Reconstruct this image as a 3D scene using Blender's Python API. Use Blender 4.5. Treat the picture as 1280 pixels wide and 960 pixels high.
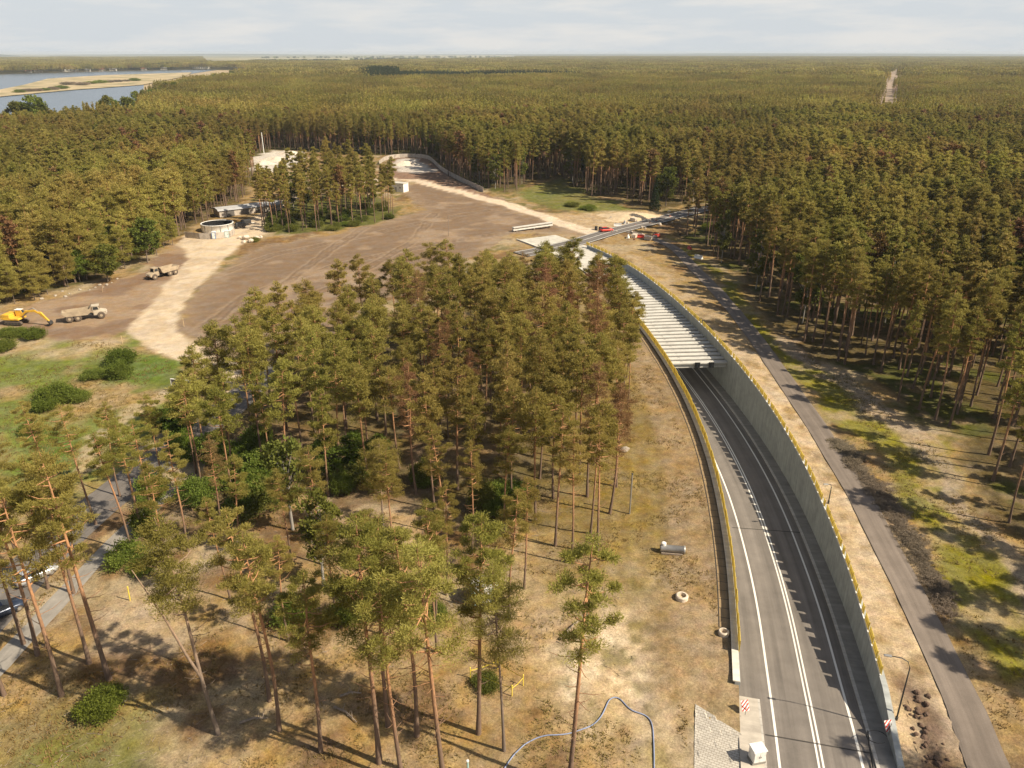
import bpy, math, random
import numpy as np
from mathutils import Vector, Matrix

for o in list(bpy.data.objects):
    bpy.data.objects.remove(o)
scene = bpy.context.scene
COL = scene.collection
R = math.radians

# ------------------------------------------------------------------ camera
CAM_H = 55.0
FPX = 961.0                      # focal length in photo pixels (1280 wide)
PITCH = math.atan(414.0 / FPX)   # horizon 414 px above the centre
cam_data = bpy.data.cameras.new("camera")
cam_data.sensor_width = 36.0
cam_data.lens = 36.0 * FPX / 1280.0
cam_data.clip_start = 0.5
cam_data.clip_end = 80000
cam = bpy.data.objects.new("camera", cam_data)
COL.objects.link(cam)
cam.location = (0, 0, CAM_H)
cam.rotation_euler = (math.pi / 2 - PITCH, 0, 0)
scene.camera = cam

# ------------------------------------------------------------------ light
SUN_EL = R(44.0)
SUN_DIR = (0.922, -0.387)        # where the sun stands, in plan
world = bpy.data.worlds.new("World")
scene.world = world
world.use_nodes = True
wt = world.node_tree
wt.nodes.clear()
w_out = wt.nodes.new("ShaderNodeOutputWorld")
w_bg = wt.nodes.new("ShaderNodeBackground")
w_sky = wt.nodes.new("ShaderNodeTexSky")
w_sky.sky_type = 'NISHITA'
w_sky.sun_disc = False
w_sky.sun_elevation = SUN_EL
w_sky.sun_rotation = math.atan2(SUN_DIR[0], SUN_DIR[1])
w_sky.air_density = 1.0
w_sky.dust_density = 3.0
w_sky.altitude = 60
w_bg.inputs["Strength"].default_value = 0.056
# thin bright overcast veil and cloud streaks mixed over the clear sky
w_tc = wt.nodes.new("ShaderNodeTexCoord")
w_map = wt.nodes.new("ShaderNodeMapping")
w_map.inputs["Scale"].default_value = (2.2, 2.2, 16.0)
w_n = wt.nodes.new("ShaderNodeTexNoise")
w_n.inputs["Scale"].default_value = 2.3
w_n.inputs["Detail"].default_value = 7
w_n.inputs["Roughness"].default_value = 0.6
w_ramp = wt.nodes.new("ShaderNodeValToRGB")
w_ramp.color_ramp.elements[0].position = 0.44
w_ramp.color_ramp.elements[0].color = (0.0, 0.0, 0.0, 1)
w_ramp.color_ramp.elements[1].position = 0.62
w_ramp.color_ramp.elements[1].color = (1, 1, 1, 1)
w_cl = wt.nodes.new("ShaderNodeMix"); w_cl.data_type = 'RGBA'
w_cl.inputs[6].default_value = (8.1, 8.6, 9.0, 1)
w_cl.inputs[7].default_value = (9.7, 9.6, 9.35, 1)
w_mix = wt.nodes.new("ShaderNodeMix"); w_mix.data_type = 'RGBA'
w_mix.inputs[0].default_value = 0.72
wl = wt.links.new
wl(w_tc.outputs["Generated"], w_map.inputs["Vector"])
wl(w_map.outputs["Vector"], w_n.inputs["Vector"])
wl(w_n.outputs["Fac"], w_ramp.inputs["Fac"])
wl(w_ramp.outputs["Color"], w_cl.inputs[0])
wl(w_sky.outputs["Color"], w_mix.inputs[6])
wl(w_cl.outputs[2], w_mix.inputs[7])
wl(w_mix.outputs[2], w_bg.inputs["Color"])
w_sep = wt.nodes.new("ShaderNodeSeparateXYZ"); w_mr = wt.nodes.new("ShaderNodeMapRange")
w_mr.inputs["From Min"].default_value = 0.05; w_mr.inputs["From Max"].default_value = 0.24
w_mr.inputs["To Min"].default_value = 0.92; w_mr.inputs["To Max"].default_value = 0.16   # bright haze low down, clear blue overhead
wl(w_tc.outputs["Generated"], w_sep.inputs[0]); wl(w_sep.outputs["Z"], w_mr.inputs["Value"]); wl(w_mr.outputs["Result"], w_mix.inputs[0])
wl(w_bg.outputs["Background"], w_out.inputs["Surface"])

sun_d = bpy.data.lights.new("sun", 'SUN')
sun_d.energy = 5.0
sun_d.angle = R(0.55)
sun_d.color = (1.0, 0.87, 0.68)
sun = bpy.data.objects.new("sun", sun_d)
COL.objects.link(sun)
sv = Vector((SUN_DIR[0] * math.cos(SUN_EL), SUN_DIR[1] * math.cos(SUN_EL), math.sin(SUN_EL)))
sun.rotation_euler = sv.to_track_quat('Z', 'Y').to_euler()
sun.location = (40, -20, 120)

scene.view_settings.view_transform = 'Standard'
scene.view_settings.look = 'None'
scene.view_settings.exposure = 0.62
scene.view_settings.gamma = 1.0
scene.view_settings.use_curve_mapping = False
try:
    scene.cycles.max_bounces = 5
    scene.cycles.diffuse_bounces = 3
    scene.cycles.glossy_bounces = 2
    scene.cycles.transmission_bounces = 3
    scene.cycles.transparent_max_bounces = 6
    scene.cycles.volume_bounces = 0
except Exception:
    pass

# ------------------------------------------------------------------ helpers
rng = np.random.default_rng(11)
random.seed(11)
SP, CP = math.sin(PITCH), math.cos(PITCH)


def un(px, py, z=0.0):
    """photo pixel -> point on the level z"""
    u = (px - 640) / FPX
    v = (py - 480) / FPX
    s = (CAM_H - z) / (SP + v * CP)
    return (u * s, (CP - v * SP) * s)


def height_at(px, py, ty):
    """height of an upright thing with its foot at (px,py) and its top at row ty"""
    y = un(px, py)[1]
    v = (ty - 480) / FPX
    return CAM_H - y * (SP + v * CP) / (CP - v * SP)


def upoly(pts):
    return np.array([un(*p) for p in pts])


def in_poly(P, X, Y):
    inside = np.zeros(X.shape, bool)
    n = len(P)
    for i in range(n):
        x0, y0 = P[i]
        x1, y1 = P[(i + 1) % n]
        if y0 == y1:
            continue
        c = ((y0 > Y) != (y1 > Y)) & (X < (x1 - x0) * (Y - y0) / (y1 - y0) + x0)
        inside ^= c
    return inside


def seg_dist(P, X, Y, closed=True):
    d = np.full(X.shape, 1e9)
    n = len(P)
    for i in range(n if closed else n - 1):
        ax, ay = P[i]
        bx, by = P[(i + 1) % n]
        dx, dy = bx - ax, by - ay
        L = dx * dx + dy * dy + 1e-9
        t = np.clip(((X - ax) * dx + (Y - ay) * dy) / L, 0, 1)
        d = np.minimum(d, np.hypot(X - ax - t * dx, Y - ay - t * dy))
    return d


def sdf(P, X, Y):
    d = seg_dist(P, X, Y)
    return np.where(in_poly(P, X, Y), d, -d)


_tab = np.random.default_rng(5).random((256, 256))


def vnoise(X, Y, seed=0):
    X = X + seed * 17.31
    Y = Y + seed * 9.77
    xi = np.floor(X).astype(np.int64)
    yi = np.floor(Y).astype(np.int64)
    fx, fy = X - xi, Y - yi
    fx = fx * fx * (3 - 2 * fx)
    fy = fy * fy * (3 - 2 * fy)
    a = _tab[xi % 256, yi % 256]
    b = _tab[(xi + 1) % 256, yi % 256]
    c = _tab[xi % 256, (yi + 1) % 256]
    d = _tab[(xi + 1) % 256, (yi + 1) % 256]
    return (a * (1 - fx) + b * fx) * (1 - fy) + (c * (1 - fx) + d * fx) * fy


def fbm(X, Y, scale, seed=0, octv=4):
    t = np.zeros(np.shape(X))
    a, s = 0.5, 1.0 / scale
    for i in range(octv):
        t = t + a * vnoise(X * s, Y * s, seed + i * 3)
        a *= 0.5
        s *= 2.03
    return t / (1 - 0.5 ** octv)


def sstep(a, b, x):
    t = np.clip((x - a) / (b - a), 0, 1)
    return t * t * (3 - 2 * t)


def tag(o, label=None, cat=None, group=None, kind=None):
    if label: o["label"] = label
    if cat: o["category"] = cat
    if group: o["group"] = group
    if kind: o["kind"] = kind
    return o


def empty(name, loc, rz=0.0, label=None, cat=None, group=None):
    o = bpy.data.objects.new(name, None)
    COL.objects.link(o)
    o.location = loc
    o.rotation_euler = (0, 0, rz)
    return tag(o, label, cat, group)


def np_mesh(name, V, F, mats=None, midx=None, smooth=False):
    """V (n,3), F (m,3|4) int array"""
    me = bpy.data.meshes.new(name)
    V = np.asarray(V, np.float32)
    F = np.asarray(F, np.int32)
    k = F.shape[1]
    me.vertices.add(len(V))
    me.vertices.foreach_set("co", V.ravel())
    me.loops.add(F.size)
    me.loops.foreach_set("vertex_index", F.ravel())
    me.polygons.add(len(F))
    me.polygons.foreach_set("loop_start", np.arange(0, F.size, k, dtype=np.int32))
    me.polygons.foreach_set("loop_total", np.full(len(F), k, np.int32))
    for m in (mats or []):
        me.materials.append(m)
    if midx is not None:
        me.polygons.foreach_set("material_index", np.asarray(midx, np.int32))
    me.polygons.foreach_set("use_smooth", np.full(len(F), smooth, bool))
    me.update(calc_edges=True)
    return me


def link(name, me, parent=None):
    o = bpy.data.objects.new(name, me)
    COL.objects.link(o)
    if parent is not None:
        o.parent = parent
    return o


class MB:
    """collects shapes and links them as ONE mesh object"""
    def __init__(s):
        s.v, s.f = [], []

    def add(s, V, F):
        b = len(s.v)
        s.v += [tuple(p) for p in V]
        s.f += [tuple(i + b for i in q) for q in F]
        return s

    def box(s, x0, x1, y0, y1, z0, z1, ch=0.0, M=None):
        if ch <= 0:
            V = [(x0, y0, z0), (x1, y0, z0), (x1, y1, z0), (x0, y1, z0), (x0, y0, z1), (x1, y0, z1), (x1, y1, z1), (x0, y1, z1)]
            F = [(0, 3, 2, 1), (4, 5, 6, 7), (0, 1, 5, 4), (1, 2, 6, 5), (2, 3, 7, 6), (3, 0, 4, 7)]
        else:
            c = ch
            ring = lambda i, z: [(x0 + i, y0 + i, z), (x1 - i, y0 + i, z), (x1 - i, y1 - i, z), (x0 + i, y1 - i, z)]
            V = ring(c, z0) + ring(0, z0 + c) + ring(0, z1 - c) + ring(c, z1)
            F = [(3, 2, 1, 0), (12, 13, 14, 15)]
            for r in range(3):
                for i in range(4):
                    j = (i + 1) % 4
                    F.append((r * 4 + i, r * 4 + j, r * 4 + 4 + j, r * 4 + 4 + i))
        if M is not None:
            V = [tuple(M @ Vector(p)) for p in V]
        return s.add(V, F)

    def prism(s, prof, axis, a, b):
        """prof: 2-D outline; axis 'x' -> prof is (y,z), 'y' -> (x,z), 'z' -> (x,y)"""
        def P(p, t):
            return {'x': (t, p[0], p[1]), 'y': (p[0], t, p[1]), 'z': (p[0], p[1], t)}[axis]
        n = len(prof)
        V = [P(p, a) for p in prof] + [P(p, b) for p in prof]
        F = [tuple(range(n))[::-1], tuple(range(n, 2 * n))]
        for i in range(n):
            j = (i + 1) % n
            F.append((i, j, n + j, n + i))
        return s.add(V, F)

    def tube(s, pts, rad, n=8, cap=True):
        pts = [Vector(p) for p in pts]
        if not hasattr(rad, '__len__'):
            rad = [rad] * len(pts)
        V, F = [], []
        up = Vector((0, 0, 1))
        for i, p in enumerate(pts):
            t = (pts[min(i + 1, len(pts) - 1)] - pts[max(i - 1, 0)]).normalized()
            a = t.cross(up if abs(t.z) < 0.95 else Vector((1, 0, 0))).normalized()
            b = a.cross(t)
            for k in range(n):
                w = 2 * math.pi * k / n
                V.append(p + (a * math.cos(w) + b * math.sin(w)) * rad[i])
        for i in range(len(pts) - 1):
            for k in range(n):
                j = (k + 1) % n
                F.append((i * n + k, i * n + j, i * n + n + j, i * n + n + k))
        if cap:
            F.append(tuple(range(n))[::-1])
            F.append(tuple(range((len(pts) - 1) * n, len(pts) * n)))
        return s.add(V, F)

    def cyl(s, c, r, h, n=20, axis='z', r2=None):
        c = Vector(c)
        d = {'x': Vector((1, 0, 0)), 'y': Vector((0, 1, 0)), 'z': Vector((0, 0, 1))}[axis]
        return s.tube([c, c + d * h], [r, r if r2 is None else r2], n)

    def lathe(s, prof, n=24, c=(0, 0, 0)):
        V, F = [], []
        for r, z in prof:
            for k in range(n):
                w = 2 * math.pi * k / n
                V.append((c[0] + r * math.cos(w), c[1] + r * math.sin(w), c[2] + z))
        for i in range(len(prof) - 1):
            for k in range(n):
                j = (k + 1) % n
                F.append((i * n + k, i * n + j, i * n + n + j, i * n + n + k))
        return s.add(V, F)

    def build(s, name, mat, parent=None, smooth=False, bevel=0):
        me = bpy.data.meshes.new(name)
        me.from_pydata([tuple(p) for p in s.v], [], s.f)
        me.materials.append(mat)
        if smooth:
            for p in me.polygons: p.use_smooth = True
        me.update()
        o = link(name, me, parent)
        if bevel:
            b = o.modifiers.new("bevel", 'BEVEL')
            b.width = bevel; b.segments = 2; b.limit_method = 'ANGLE'
        return o


def copy_tree(o, parent=None):
    c = o.copy()
    COL.objects.link(c)
    if parent is not None:
        c.parent = parent
    for ch in o.children:
        copy_tree(ch, c)
    return c


# ------------------------------------------------------------------ materials
def mat_new(name):
    m = bpy.data.materials.new(name)
    m.use_nodes = True
    t = m.node_tree
    b = t.nodes["Principled BSDF"]
    return m, t, b


def mat(name, col, rough=0.7, metal=0.0, var=0.25, scale=1.5, bump=0.0, dirt=None, spec=0.3, coord="Object"):
    """procedural surface: base colour broken up by two noises, optional dirt colour and bump"""
    m, t, b = mat_new(name)
    N, L = t.nodes.new, t.links.new
    tc = N("ShaderNodeTexCoord")
    n1 = N("ShaderNodeTexNoise"); n1.inputs["Scale"].default_value = scale; n1.inputs["Detail"].default_value = 8
    n1.inputs["Roughness"].default_value = 0.65
    L(tc.outputs[coord], n1.inputs["Vector"])
    rp = N("ShaderNodeValToRGB")
    e = rp.color_ramp.elements
    d = dirt if dirt else tuple(c * (1 - var) for c in col)
    e[0].position = 0.33; e[0].color = (*[d[i] * 0.6 + col[i] * (1 - var) * 0.4 for i in range(3)], 1)
    e[1].position = 0.66; e[1].color = (*[min(1, c * (1 + var * 0.5)) for c in col], 1)
    k = e.new(0.5); k.color = (*col, 1)
    L(n1.outputs["Fac"], rp.inputs["Fac"])
    L(rp.outputs["Color"], b.inputs["Base Color"])
    b.inputs["Roughness"].default_value = rough
    b.inputs["Metallic"].default_value = metal
    b.inputs["Specular IOR Level"].default_value = spec
    if bump:
        n2 = N("ShaderNodeTexNoise"); n2.inputs["Scale"].default_value = scale * 9; n2.inputs["Detail"].default_value = 5
        L(tc.outputs[coord], n2.inputs["Vector"])
        bp = N("ShaderNodeBump"); bp.inputs["Strength"].default_value = bump; bp.inputs["Distance"].default_value = 0.05
        L(n2.outputs["Fac"], bp.inputs["Height"])
        L(bp.outputs["Normal"], b.inputs["Normal"])
    return m


def leaf_mat(name, ca, cb, cc, transl=0.25, stand=True):
    """needles / leaves: colour varies per leaf clump, per tree and across the stand"""
    m, t, b = mat_new(name)
    N, L = t.nodes.new, t.links.new
    gi = N("ShaderNodeNewGeometry")
    oi = N("ShaderNodeObjectInfo")
    rp = N("ShaderNodeValToRGB")
    e = rp.color_ramp.elements
    e[0].position = 0.0; e[0].color = (*ca, 1)
    e[1].position = 1.0; e[1].color = (*cc, 1)
    k = e.new(0.5); k.color = (*cb, 1)
    add = N("ShaderNodeMath"); add.operation = 'MULTIPLY_ADD'
    add.inputs[1].default_value = 0.5
    mul = N("ShaderNodeMath"); mul.operation = 'MULTIPLY'; mul.inputs[1].default_value = 0.5
    L(oi.outputs["Random"], add.inputs[0])
    L(gi.outputs["Random Per Island"], mul.inputs[0])
    L(mul.outputs[0], add.inputs[2])
    L(add.outputs[0], rp.inputs["Fac"])
    hs = N("ShaderNodeHueSaturation")
    L(rp.outputs["Color"], hs.inputs["Color"])
    if stand:
        ns = N("ShaderNodeTexNoise"); ns.inputs["Scale"].default_value = 0.011; ns.inputs["Detail"].default_value = 4
        L(gi.outputs["Position"], ns.inputs["Vector"])
        mr = N("ShaderNodeMapRange")
        mr.inputs["From Min"].default_value = 0.3; mr.inputs["From Max"].default_value = 0.7
        mr.inputs["To Min"].default_value = 0.64; mr.inputs["To Max"].default_value = 1.3
        L(ns.outputs["Fac"], mr.inputs["Value"])
        L(mr.outputs["Result"], hs.inputs["Value"])
        mh = N("ShaderNodeMapRange")
        mh.inputs["From Min"].default_value = 0.3; mh.inputs["From Max"].default_value = 0.7
        mh.inputs["To Min"].default_value = 0.478; mh.inputs["To Max"].default_value = 0.522
        n3 = N("ShaderNodeTexNoise"); n3.inputs["Scale"].default_value = 0.03
        L(gi.outputs["Position"], n3.inputs["Vector"])
        L(n3.outputs["Fac"], mh.inputs["Value"])
        L(mh.outputs["Result"], hs.inputs["Hue"])
    L(hs.outputs["Color"], b.inputs["Base Color"])
    b.inputs["Roughness"].default_value = 0.65
    b.inputs["Specular IOR Level"].default_value = 0.15
    tr = N("ShaderNodeBsdfTranslucent")
    L(hs.outputs["Color"], tr.inputs["Color"])
    mx = N("ShaderNodeMixShader"); mx.inputs[0].default_value = transl
    L(b.outputs["BSDF"], mx.inputs[1]); L(tr.outputs["BSDF"], mx.inputs[2])
    L(mx.outputs["Shader"], t.nodes["Material Output"].inputs["Surface"])
    return m


def bark_mat(name, low, high, z0=4.0, z1=11.0):
    m, t, b = mat_new(name)
    N, L = t.nodes.new, t.links.new
    tc = N("ShaderNodeTexCoord")
    sp = N("ShaderNodeSeparateXYZ")
    L(tc.outputs["Object"], sp.inputs[0])
    mp = N("ShaderNodeMapping"); mp.inputs["Scale"].default_value = (6, 6, 1.3)
    L(tc.outputs["Object"], mp.inputs["Vector"])
    n = N("ShaderNodeTexNoise"); n.inputs["Scale"].default_value = 2.0; n.inputs["Detail"].default_value = 6
    L(mp.outputs["Vector"], n.inputs["Vector"])
    ma = N("ShaderNodeMath"); ma.operation = 'MULTIPLY_ADD'; ma.inputs[1].default_value = 8.0
    L(n.outputs["Fac"], ma.inputs[0]); 
    sb = N("ShaderNodeMath"); sb.operation = 'SUBTRACT'; sb.inputs[1].default_value = 4.0
    L(sp.outputs["Z"], sb.inputs[0]); L(sb.outputs[0], ma.inputs[2])
    mr = N("ShaderNodeMapRange"); mr.inputs["From Min"].default_value = z0; mr.inputs["From Max"].default_value = z1
    L(ma.outputs[0], mr.inputs["Value"])
    mix = N("ShaderNodeMix"); mix.data_type = 'RGBA'
    mix.inputs[6].default_value = (*low, 1); mix.inputs[7].default_value = (*high, 1)
    L(mr.outputs["Result"], mix.inputs[0])
    hs = N("ShaderNodeHueSaturation")
    m2 = N("ShaderNodeMapRange"); m2.inputs["To Min"].default_value = 0.55; m2.inputs["To Max"].default_value = 1.45
    L(n.outputs["Fac"], m2.inputs["Value"]); L(m2.outputs["Result"], hs.inputs["Value"])
    L(mix.outputs[2], hs.inputs["Color"])
    L(hs.outputs["Color"], b.inputs["Base Color"])
    b.inputs["Roughness"].default_value = 0.85
    b.inputs["Specular IOR Level"].default_value = 0.1
    return m


def ground_mat():
    """region colour from the mesh, broken up by tufts, grains and pebbles in world metres"""
    m, t, b = mat_new("ground_cover")
    N, L = t.nodes.new, t.links.new
    at = N("ShaderNodeAttribute"); at.attribute_name = "region"
    gi = N("ShaderNodeNewGeometry")
    def noise(s, d=6, r=0.6, dist=0.0):
        n = N("ShaderNodeTexNoise"); n.inputs["Scale"].default_value = s; n.inputs["Detail"].default_value = d
        n.inputs["Roughness"].default_value = r; n.inputs["Distortion"].default_value = dist
        L(gi.outputs["Position"], n.inputs["Vector"])
        return n
    def rng_(n, a, bb, lo, hi):
        r = N("ShaderNodeMapRange"); r.inputs["From Min"].default_value = a; r.inputs["From Max"].default_value = bb
        r.inputs["To Min"].default_value = lo; r.inputs["To Max"].default_value = hi
        L(n.outputs["Fac"], r.inputs["Value"]); return r
    n1 = noise(0.7, 9, 0.72); n2 = noise(4.6, 6, 0.75); n3 = noise(0.12, 5, 0.6, 0.6)
    v1 = rng_(n1, 0.3, 0.7, 0.62, 1.36); v2 = rng_(n2, 0.3, 0.7, 0.6, 1.38); v3 = rng_(n3, 0.35, 0.65, 0.8, 0.98)
    a = N("ShaderNodeMath"); a.operation = 'MULTIPLY'
    L(v1.outputs[0], a.inputs[0]); L(v2.outputs[0], a.inputs[1])
    a2 = N("ShaderNodeMath"); a2.operation = 'MULTIPLY'
    n5 = noise(15.0, 3, 0.7); v5 = rng_(n5, 0.3, 0.7, 0.72, 1.28)
    a3 = N("ShaderNodeMath"); a3.operation = 'MULTIPLY'
    L(a.outputs[0], a3.inputs[0]); L(v5.outputs[0], a3.inputs[1])
    L(a3.outputs[0], a2.inputs[0]); L(v3.outputs[0], a2.inputs[1])
    hs = N("ShaderNodeHueSaturation")
    tm = N("ShaderNodeMix"); tm.data_type = 'FLOAT'; tm.inputs[2].default_value = 0.9
    L(at.outputs["Alpha"], tm.inputs[0]); L(a2.outputs[0], tm.inputs[3])
    L(at.outputs["Color"], hs.inputs["Color"]); L(tm.outputs[0], hs.inputs["Value"])
    n4 = noise(0.9, 4, 0.6)
    h = rng_(n4, 0.3, 0.7, 0.492, 0.512); L(h.outputs[0], hs.inputs["Hue"])
    s4 = rng_(noise(0.27, 5), 0.3, 0.7, 0.8, 1.2); L(s4.outputs[0], hs.inputs["Saturation"])
    L(hs.outputs["Color"], b.inputs["Base Color"])
    b.inputs["Roughness"].default_value = 0.95
    b.inputs["Specular IOR Level"].default_value = 0.05
    nb = noise(2.1, 8, 0.75)
    bp = N("ShaderNodeBump"); bp.inputs["Strength"].default_value = 0.6; bp.inputs["Distance"].default_value = 0.16
    L(nb.outputs["Fac"], bp.inputs["Height"]); L(bp.outputs["Normal"], b.inputs["Normal"])
    return m


def asphalt_mat(name, col, streak=True):
    m, t, b = mat_new(name)
    N, L = t.nodes.new, t.links.new
    gi = N("ShaderNodeNewGeometry")
    uv = N("ShaderNodeUVMap")
    def noise(vec, s, d=6, r=0.6):
        n = N("ShaderNodeTexNoise"); n.inputs["Scale"].default_value = s; n.inputs["Detail"].default_value = d
        n.inputs["Roughness"].default_value = r
        L(vec, n.inputs["Vector"]); return n
    n1 = noise(gi.outputs["Position"], 0.35, 7, 0.65)
    n2 = noise(gi.outputs["Position"], 22, 3, 0.6)
    mp = N("ShaderNodeMapping"); mp.inputs["Scale"].default_value = (1.0, 0.02, 1)
    L(uv.outputs["UV"], mp.inputs["Vector"])
    n3 = noise(mp.outputs["Vector"], 1.1, 4, 0.6)
    prod = None
    for n, lo, hi in ((n1, 0.86, 1.14), (n2, 0.8, 1.2), (n3, 0.72, 1.26)):
        r = N("ShaderNodeMapRange"); r.inputs["From Min"].default_value = 0.3; r.inputs["From Max"].default_value = 0.7
        r.inputs["To Min"].default_value = lo; r.inputs["To Max"].default_value = hi
        L(n.outputs["Fac"], r.inputs["Value"])
        if prod is None: prod = r.outputs[0]
        else:
            q = N("ShaderNodeMath"); q.operation = 'MULTIPLY'
            L(prod, q.inputs[0]); L(r.outputs[0], q.inputs[1]); prod = q.outputs[0]
    hs = N("ShaderNodeHueSaturation"); hs.inputs["Color"].default_value = (*col, 1)
    L(prod, hs.inputs["Value"])
    L(hs.outputs["Color"], b.inputs["Base Color"])
    b.inputs["Roughness"].default_value = 0.8
    b.inputs["Specular IOR Level"].default_value = 0.25
    return m


def concrete_mat(name, col, joint=0.0):
    m, t, b = mat_new(name)
    N, L = t.nodes.new, t.links.new
    gi = N("ShaderNodeNewGeometry"); uv = N("ShaderNodeUVMap")
    n1 = N("ShaderNodeTexNoise"); n1.inputs["Scale"].default_value = 0.6; n1.inputs["Detail"].default_value = 8
    n1.inputs["Roughness"].default_value = 0.7
    L(gi.outputs["Position"], n1.inputs["Vector"])
    mp = N("ShaderNodeMapping"); mp.inputs["Scale"].default_value = (1.6, 0.16, 1)
    L(uv.outputs["UV"], mp.inputs["Vector"])
    n2 = N("ShaderNodeTexNoise"); n2.inputs["Scale"].default_value = 1.0; n2.inputs["Detail"].default_value = 6
    L(mp.outputs["Vector"], n2.inputs["Vector"])
    rp = []
    for n, lo, hi in ((n1, 0.8, 1.15), (n2, 0.82, 1.12)):
        r = N("ShaderNodeMapRange"); r.inputs["From Min"].default_value = 0.3; r.inputs["From Max"].default_value = 0.7
        r.inputs["To Min"].default_value = lo; r.inputs["To Max"].default_value = hi
        L(n.outputs["Fac"], r.inputs["Value"]); rp.append(r.outputs[0])
    q = N("ShaderNodeMath"); q.operation = 'MULTIPLY'
    L(rp[0], q.inputs[0]); L(rp[1], q.inputs[1])
    val = q.outputs[0]
    if joint:
        br = N("ShaderNodeTexBrick")
        br.offset = 0.0; br.inputs["Scale"].default_value = 1.0
        br.inputs["Brick Width"].default_value = joint; br.inputs["Row Height"].default_value = 30.0
        br.inputs["Mortar Size"].default_value = 0.025; br.inputs["Mortar Smooth"].default_value = 0.2
        br.inputs["Color1"].default_value = (1, 1, 1, 1); br.inputs["Color2"].default_value = (0.95, 0.95, 0.95, 1)
        br.inputs["Mortar"].default_value = (0.55, 0.55, 0.55, 1)
        sw = N("ShaderNodeMapping"); L(uv.outputs["UV"], sw.inputs["Vector"]); L(sw.outputs["Vector"], br.inputs["Vector"])
        q2 = N("ShaderNodeMath"); q2.operation = 'MULTIPLY'
        L(val, q2.inputs[0]); L(br.outputs["Color"], q2.inputs[1]); val = q2.outputs[0]
    hs = N("ShaderNodeHueSaturation"); hs.inputs["Color"].default_value = (*col, 1)
    L(val, hs.inputs["Value"]); L(hs.outputs["Color"], b.inputs["Base Color"])
    b.inputs["Roughness"].default_value = 0.85
    b.inputs["Specular IOR Level"].default_value = 0.15
    return m


def striped_mat(name, ca, cb, scale, ang):
    m, t, b = mat_new(name)
    N, L = t.nodes.new, t.links.new
    tc = N("ShaderNodeTexCoord"); mp = N("ShaderNodeMapping"); mp.inputs["Rotation"].default_value = (0, ang, 0)
    w = N("ShaderNodeTexWave"); w.wave_profile = 'SIN'; w.bands_direction = 'Z'; w.inputs["Scale"].default_value = scale
    L(tc.outputs["Object"], mp.inputs["Vector"]); L(mp.outputs["Vector"], w.inputs["Vector"])
    g = N("ShaderNodeMath"); g.operation = 'GREATER_THAN'; g.inputs[1].default_value = 0.5
    L(w.outputs["Fac"], g.inputs[0])
    mx = N("ShaderNodeMix"); mx.data_type = 'RGBA'
    mx.inputs[6].default_value = (*ca, 1); mx.inputs[7].default_value = (*cb, 1)
    L(g.outputs[0], mx.inputs[0]); L(mx.outputs[2], b.inputs["Base Color"])
    b.inputs["Roughness"].default_value = 0.5
    return m


M = {}
M['ground'] = ground_mat()
M['asphalt'] = asphalt_mat("asphalt", (0.178, 0.158, 0.138))
M['asphalt_path'] = asphalt_mat("asphalt_path", (0.175, 0.145, 0.12))
M['asphalt_old'] = asphalt_mat("asphalt_old", (0.15, 0.135, 0.122))
M['line'] = mat("road_paint", (0.74, 0.72, 0.66), 0.7, var=0.22, scale=2.5, coord="Generated")
M['joint'] = mat("joint_tar", (0.05, 0.045, 0.04), 0.8, var=0.2)
M['concrete'] = concrete_mat("concrete_wall", (0.36, 0.378, 0.366))
M['coping'] = concrete_mat("concrete_coping", (0.66, 0.62, 0.53))
M['walk'] = concrete_mat("concrete_walk", (0.27, 0.25, 0.22))
M['kerb'] = concrete_mat("concrete_kerb", (0.50, 0.47, 0.42), 1.0)
M['beam'] = concrete_mat("concrete_beam", (0.53, 0.515, 0.47))
M['deck'] = concrete_mat("concrete_deck", (0.50, 0.475, 0.41))
M['slab'] = concrete_mat("concrete_slab", (0.285, 0.205, 0.115))
M['pave'] = None
M['yellow'] = mat("yellow_mesh", (0.74, 0.60, 0.15), 0.6, var=0.3, scale=0.7)
_t = M['yellow'].node_tree; _tr = _t.nodes.new("ShaderNodeBsdfTranslucent"); _tr.inputs["Color"].default_value = (0.85, 0.70, 0.18, 1)
_mx = _t.nodes.new("ShaderNodeMixShader"); _mx.inputs[0].default_value = 0.4
_t.links.new(_t.nodes["Principled BSDF"].outputs[0], _mx.inputs[1]); _t.links.new(_tr.outputs[0], _mx.inputs[2])
_tp = _t.nodes.new("ShaderNodeBsdfTransparent"); _m2 = _t.nodes.new("ShaderNodeMixShader"); _m2.inputs[0].default_value = 0.1
_t.links.new(_mx.outputs[0], _m2.inputs[1]); _t.links.new(_tp.outputs[0], _m2.inputs[2]); _mx = _m2
_t.links.new(_mx.outputs[0], _t.nodes["Material Output"].inputs["Surface"])
M['yellow_tape'] = mat("yellow_tape", (0.75, 0.6, 0.08), 0.5, var=0.15)
M['steel'] = mat("galvanised_steel", (0.38, 0.37, 0.35), 0.45, 0.6, var=0.2)
M['dark_steel'] = mat("dark_steel", (0.06, 0.06, 0.06), 0.5, 0.3, var=0.3)
M['black'] = mat("black_plastic", (0.015, 0.015, 0.016), 0.5, var=0.3)
M['rubber'] = mat("tyre_rubber", (0.10, 0.078, 0.06), 0.95, var=0.3, scale=3, dirt=(0.20, 0.15, 0.105))
M['digger'] = mat("digger_yellow", (0.72, 0.42, 0.045), 0.5, var=0.25, scale=1.2, dirt=(0.38, 0.25, 0.1))
M['dumper'] = mat("dusty_dumper_paint", (0.36, 0.29, 0.20), 0.8, var=0.3, scale=1.1, dirt=(0.30, 0.23, 0.16))
M['dumper_white'] = mat("dusty_cream_paint", (0.45, 0.39, 0.30), 0.75, var=0.3, scale=1.1, dirt=(0.32, 0.25, 0.18))
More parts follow.
